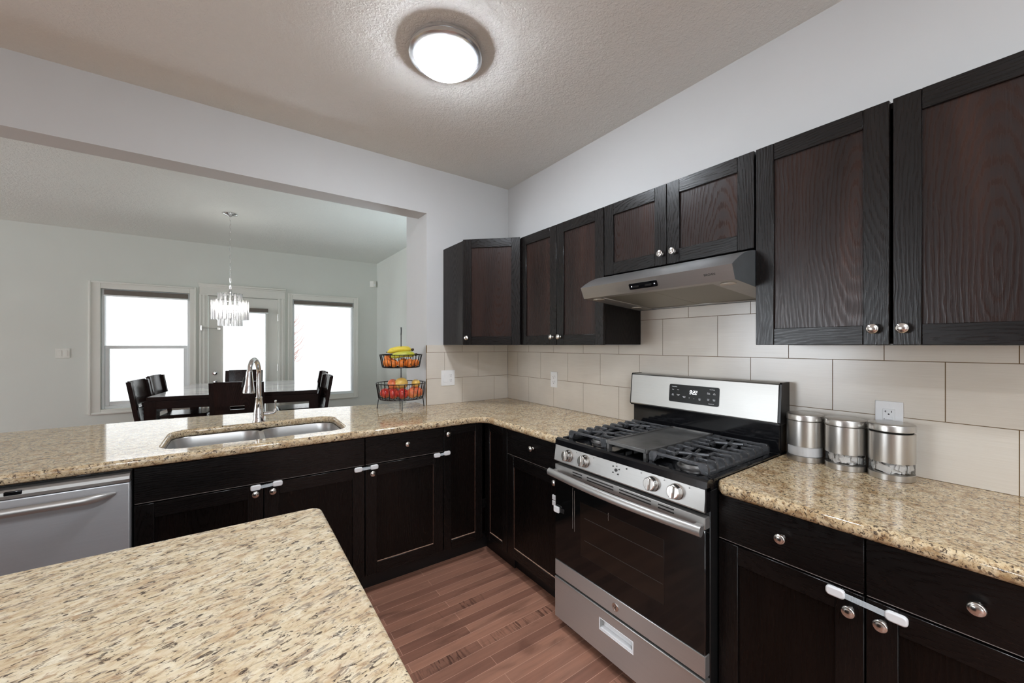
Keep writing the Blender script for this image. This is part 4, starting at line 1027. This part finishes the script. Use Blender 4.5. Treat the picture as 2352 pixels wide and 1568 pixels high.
bananas('yellow banana bunch lying on top with its dark stem at the upper right', (.075, .0), 3, M['banana'], 1.342, .014, .032, R(6))
bananas('greener banana bunch at the front rim with its stem at the right', (.098, .062), 3, M['bananag'], 1.307, .012, .028, R(-4))

# ------------------------------------------------------------------ ceiling light
lx, ly = -1.172, -1.175
cl = thing('ceiling_light', 'round flush ceiling light with brushed metal rim, switched on', 'ceiling light', (lx, ly, CEIL))
MB().lathe([(.158,-.0005),(.163,-.003),(.165,-.015),(.160,-.017),(.160,-.021),(.168,-.024),(.168,-.038),(.160,-.044),(.142,-.046),(.142,-.026),(0,-.024)], seg=64).obj('rim', M['rim'], cl)
MB().lathe([(.1415,-.032),(.1415,-.047),(.138,-.057),(.124,-.070),(.096,-.080),(.05,-.087),(0,-.089)], seg=64).obj('diffuser', M['lamp'], cl)
for i, (x, y) in enumerate([(-1.9,-3.6), (-3.2,-4.2)]):  # unseen ceiling lamps, added only to brighten the kitchen
    dl = thing('downlight', ['recessed ceiling downlight just behind the viewpoint', 'recessed ceiling downlight behind the viewpoint at the left'][i], 'ceiling light', (x, y, CEIL))
    MB().lathe([(.085,-.0005),(.085,-.006),(.065,-.008),(.062,-.002),(0,-.002)], seg=32).obj('trim_ring', M['white'], dl)
    MB().lathe([(.060,-.0035),(.06,-.005),(0,-.006)], seg=32).obj('lens', M['lens'], dl)
    l = area('downlight_lamp', (x, y, CEIL-.012), (0,0,0), .3, .3, K_SPOT, (.90,.97,1.06), shape='DISK')

def fill_uplighter(x, y, label, watts, h=1.83):  # out-of-view lamp added to bounce fill light off the ceiling
    k = h-1.83
    u = thing('floor_lamp', label, 'floor lamp', (x, y, 0))
    MB().lathe([(.14,0),(.14,.015),(.02,.03),(.012,.04)], seg=32).obj('base', M['blackmat'], u)
    MB().cyl((0,0,.035), (0,0,1.76+k), .011).obj('pole', M['blackmat'], u)
    MB().lathe([(r_, z_+k) for r_, z_ in [(.012,1.75),(.06,1.76),(.20,1.84),(.205,1.845),(.195,1.846),(.06,1.772),(0,1.768)]], seg=40).obj('bowl', M['white'], u)
    area('uplighter_lamp', (x, y, h), (R(180),0,0), .34, .34, watts, (.84,.97,1.10), shape='DISK')
fill_uplighter(-2.2, -4.8, 'tall black floor lamp with a white bowl standing behind the viewpoint', K_UP)
fill_uplighter(-.30, 1.0, 'tall black floor lamp in the dining room corner behind the wall block', K_UP3, 1.15)
fill_uplighter(-5.9, .9, 'tall black floor lamp with a white bowl at the left end of the dining room', K_UP2, 1.5)
# ------------------------------------------------------------------ dining room
NV = Vector((math.sin(R(10)), math.cos(R(10)), 0)); TZ = R(-10)
TCx, TCy = -1.82, 2.60
t = thing('dining_table', 'dark square counter-height dining table with polished top', 'table', (TCx, TCy, 0), TZ)
hw = .715
MB().box(-hw+.012, hw-.012, -hw+.012, hw-.012, .862, .8985, .004, 0, seg=2).obj('top_frame', M['tablewood'], t)
MB().box(-hw+.022, hw-.022, -hw+.022, hw-.022, .898, .9005).obj('marble_top', M['tabletop'], t)
mb = MB()
for a, b, c_, d_ in ((-hw+.08, hw-.08, -hw, -hw+.03), (-hw+.08, hw-.08, hw-.03, hw), (-hw, -hw+.03, -hw+.08, hw-.08), (hw-.03, hw, -hw+.08, hw-.08)): mb.box(a, b, c_, d_, .785, .8615, .002, 0)
mb.box(-hw+.03, hw-.03, -hw+.03, hw-.03, .852, .8615)
mb.obj('apron', M['tablewood'], t)
for sx in (-1, 1):
    for sy in (-1, 1):
        lg = MB().box(sx*hw, sx*(hw-.09), sy*hw, sy*(hw-.09), 0, .8615, .003).obj('leg', M['tablewood'], t)
def make_chair():
    c_ = thing('dining_chair', 'x', 'chair')
    MB().box(-.205, .205, -.19, .22, .60, .635, .012, seg=2).obj('seat', M['tablewood'], c_)
    lean = lambda z: -.20-(z-.62)*.17
    for s in (-1, 1):
        mb = MB(); mb.rings([[(s*.205, lean(z)+.012 if z > .62 else -.195+.02, z), (s*.170, lean(z)+.012 if z > .62 else -.175, z), (s*.170, lean(z)-.022 if z > .62 else -.215, z), (s*.205, lean(z)-.022 if z > .62 else -.215, z)] for z in (0, .55, .64, 1.045)])
        mb.obj('back_post', M['tablewood'], c_)
        MB().box(s*.205, s*.165, .17, .215, 0, .60, .003).obj('front_leg', M['tablewood'], c_)
    mb = MB()
    def slat(x0, x1, z0, z1):
        n = 12; cv_ = lambda x: -.022*(1-(x/.2)**2); xs = [x0+(x1-x0)*i/n for i in range(n+1)]
        mb.rings([[(a, lean(z0)+cv_(a), z0), (a, lean(z1)+cv_(a), z1), (a, lean(z1)+cv_(a)-.016, z1), (a, lean(z0)+cv_(a)-.016, z0)] for a in xs])
    slat(-.17, .17, .835, 1.052); slat(-.17, -.055, .80, .835); slat(.055, .17, .80, .835); slat(-.17, .17, .655, .80)
    mb.obj('back_panel', M['tablewood'], c_)
    MB().box(-.055, .055, -.262, -.254, .829, .835).obj('grip_trim', M['nickel'], c_)
    mb = MB()
    for s in (-1, 1): mb.box(s*.195, s*.175, -.19, .18, .22, .25, .002)
    mb.box(-.18, .18, .185, .205, .20, .235, .002).box(-.175, .175, -.21, -.19, .30, .33, .002)
    mb.obj('stretchers', M['tablewood'], c_)
    return c_
ch0 = make_chair()
CH = [((-1.905, 1.72), -10, 'dark wooden dining chair on the near side of the table, seen from behind the faucet'), ((-2.44, 2.16), -100, 'dark dining chair at the left of the table, nearer one'), ((-2.40, 2.84), -100, 'dark dining chair at the left of the table, farther one by the window'),
      ((-1.40, 1.91), 91, 'dark dining chair at the right of the table, nearer one'), ((-1.33, 2.56), 90, 'dark dining chair at the right of the table, farther one'), ((-1.90, 3.17), 172, 'dark dining chair at the far side of the table, facing the kitchen')]
for i, ((x, y), a, lb) in enumerate(CH):
    c_ = ch0 if i == 0 else copy_tree(ch0)
    c_.location = (x, y, 0); c_.rotation_euler = (0,0,R(a)); c_['label'] = lb; c_['group'] = 'chairs around the dining table'
# chandelier
HX, HY = -2.007, 2.209
cn = thing('chandelier', 'small tiered chandelier of clear glass tubes hanging over the dining table', 'chandelier', (HX, HY, CEIL))
Z = lambda z: z-CEIL
MB().lathe([(.062,-.0005),(.064,-.008),(.052,-.016),(.02,-.022),(.008,-.034),(0,-.036)], seg=32).obj('canopy', M['chrome'], cn)
mb = MB(); z = CEIL-.03; k = 0
while z > 1.965:
    hl = .024; pts = []
    for i in range(12):
        a = 2*PI*i/12; px, pz = .0065*math.cos(a), hl*math.sin(a)
        pts.append((px, 0, Z(z-hl)+pz) if k % 2 == 0 else (0, px, Z(z-hl)+pz))
    mb.tube(pts, .0017, 5, True); z -= .040; k += 1
mb.obj('chain', M['chrome'], cn)
MB().tube([(0,0,Z(1.97)),(0,0,Z(1.60))], .006, 8).lathe([(.012,Z(1.955)),(.02,Z(1.93)),(.012,Z(1.92))], seg=16).obj('stem', M['chrome'], cn)
mb = MB()
for z_, rr_ in ((1.905, .095), (1.838, .148), (1.74, .095)):
    mb.tube([(rr_*math.cos(2*PI*i/32), rr_*math.sin(2*PI*i/32), Z(z_)) for i in range(32)], .003, 5, True)
    for a in (0, PI/2): mb.tube([(rr_*math.cos(a), rr_*math.sin(a), Z(z_)), (-rr_*math.cos(a), -rr_*math.sin(a), Z(z_))], .003, 5)
mb.obj('frame', M['chrome'], cn)
def tube_at(rr_, a, z0, z1, rt_=.0135):
    MB().lathe([(rt_,Z(z0)),(rt_,Z(z1)),(rt_-.0022,Z(z1)),(rt_-.0022,Z(z0)),(rt_,Z(z0))], (rr_*math.cos(a), rr_*math.sin(a), 0), seg=12, caps=False).obj('glass_tube', M['crystal'], cn)
for i in range(14): tube_at(.095, 2*PI*(i+.5)/14, 1.80, 1.918)
for i in range(24): tube_at(.150, 2*PI*i/24, 1.645, 1.848, .0145)
for i in range(14): tube_at(.095, 2*PI*i/14, 1.580, 1.745)
for i in range(4): MB().ball((.055*math.cos(PI/2*i+.4), .055*math.sin(PI/2*i+.4), Z(1.755)), .030, .030, .040, 14).obj('bulb', M['bulb'], cn)

# ------------------------------------------------------------------ outdoors
g = MB().box(-30, 30, FAR+.4, 45, -.7, -.5).obj('ground', M['snow']); struct(g, 'snow-covered yard outside the windows', 'ground')
dk = thing('snowy_deck', 'snow-covered deck outside the dining room door', 'deck', (-1.8, 5.3, -.5))
MB().box(-4.6, .8, FAR+T+.01, 6.7, -.5, -.08).obj('deck_floor', M['snow'], dk, True)
rl = thing('deck_railing', 'white picket deck railing outside the windows', 'railing', (-1.8, 6.55, -.08))
MB().box(-4.6, .8, 6.5, 6.6, .96, 1.02).box(-4.6, .8, 6.53, 6.57, .02, .08).obj('rail', M['vinyl'], rl, True)
for k in range(6): MB().box(-4.6+k*1.08-.045, -4.6+k*1.08+.045, 6.505, 6.595, -.08, 1.08).obj('post', M['vinyl'], rl, True)
for k in range(39):
    x = -4.5+k*.137
    if abs(((x+4.6) % 1.08)) > .06: MB().box(x-.028, x+.028, 6.53, 6.57, .08, .96).obj('picket', M['vinyl'], rl, True)
hs = thing('neighbour_house', 'pale neighbouring house far beyond the deck', 'house', (-2, 20, -.5))
mb = MB(); mb.box(-14, 7, 20, 26, -.5, 5.2)
for k in range(28): mb.box(-14, 7, 19.98, 20, -.4+k*.2, -.39+k*.2)
mb.obj('wall', M['siding'], hs, True)
MB().prism([(19.5,5.1),(26.5,5.1),(23,7.4)], -14.5, 7.5, 0).obj('roof', M['snow'], hs, True)
for x, z0, z1, w_ in ((-9.4,2.35,3.45,.95), (-8.0,2.35,3.6,.8), (-.9,2.0,3.2,.7), (3.2,1.4,2.6,1.2)):
    f_ = MB().box(x-w_/2-.08, x+w_/2+.08, 19.93, 19.97, z0-.08, z1+.08).obj('window_frame', M['vinyl'], hs, True)
    MB().box(x-w_/2, x+w_/2, 19.90, 19.94, z0, z1).obj('window_glass', M['hglass'], f_, True)
tr_ = thing('bare_tree', 'bare reddish tree in the snowy yard beyond the right window', 'tree', (-.2, 14, -.5))
mb = MB(); rnd = random.Random(4)
mb.tube([(-.2,14,-.5),(-.18,14,.8),(-.22,14,2.4)], [.06,.045,.02], 7)
for k in range(46):
    z0 = rnd.uniform(.5, 2.2); a = rnd.uniform(0, 2*PI); l_ = rnd.uniform(.3, .8)
    mb.tube([(-.2,14,z0), (-.2+math.cos(a)*l_*.5, 14+math.sin(a)*l_*.5, z0+l_*.4), (-.2+math.cos(a)*l_*.8, 14+math.sin(a)*l_*.8, z0+l_*.95)], [.014,.009,.003], 5)
mb.obj('branches', M['bark'], tr_, True)
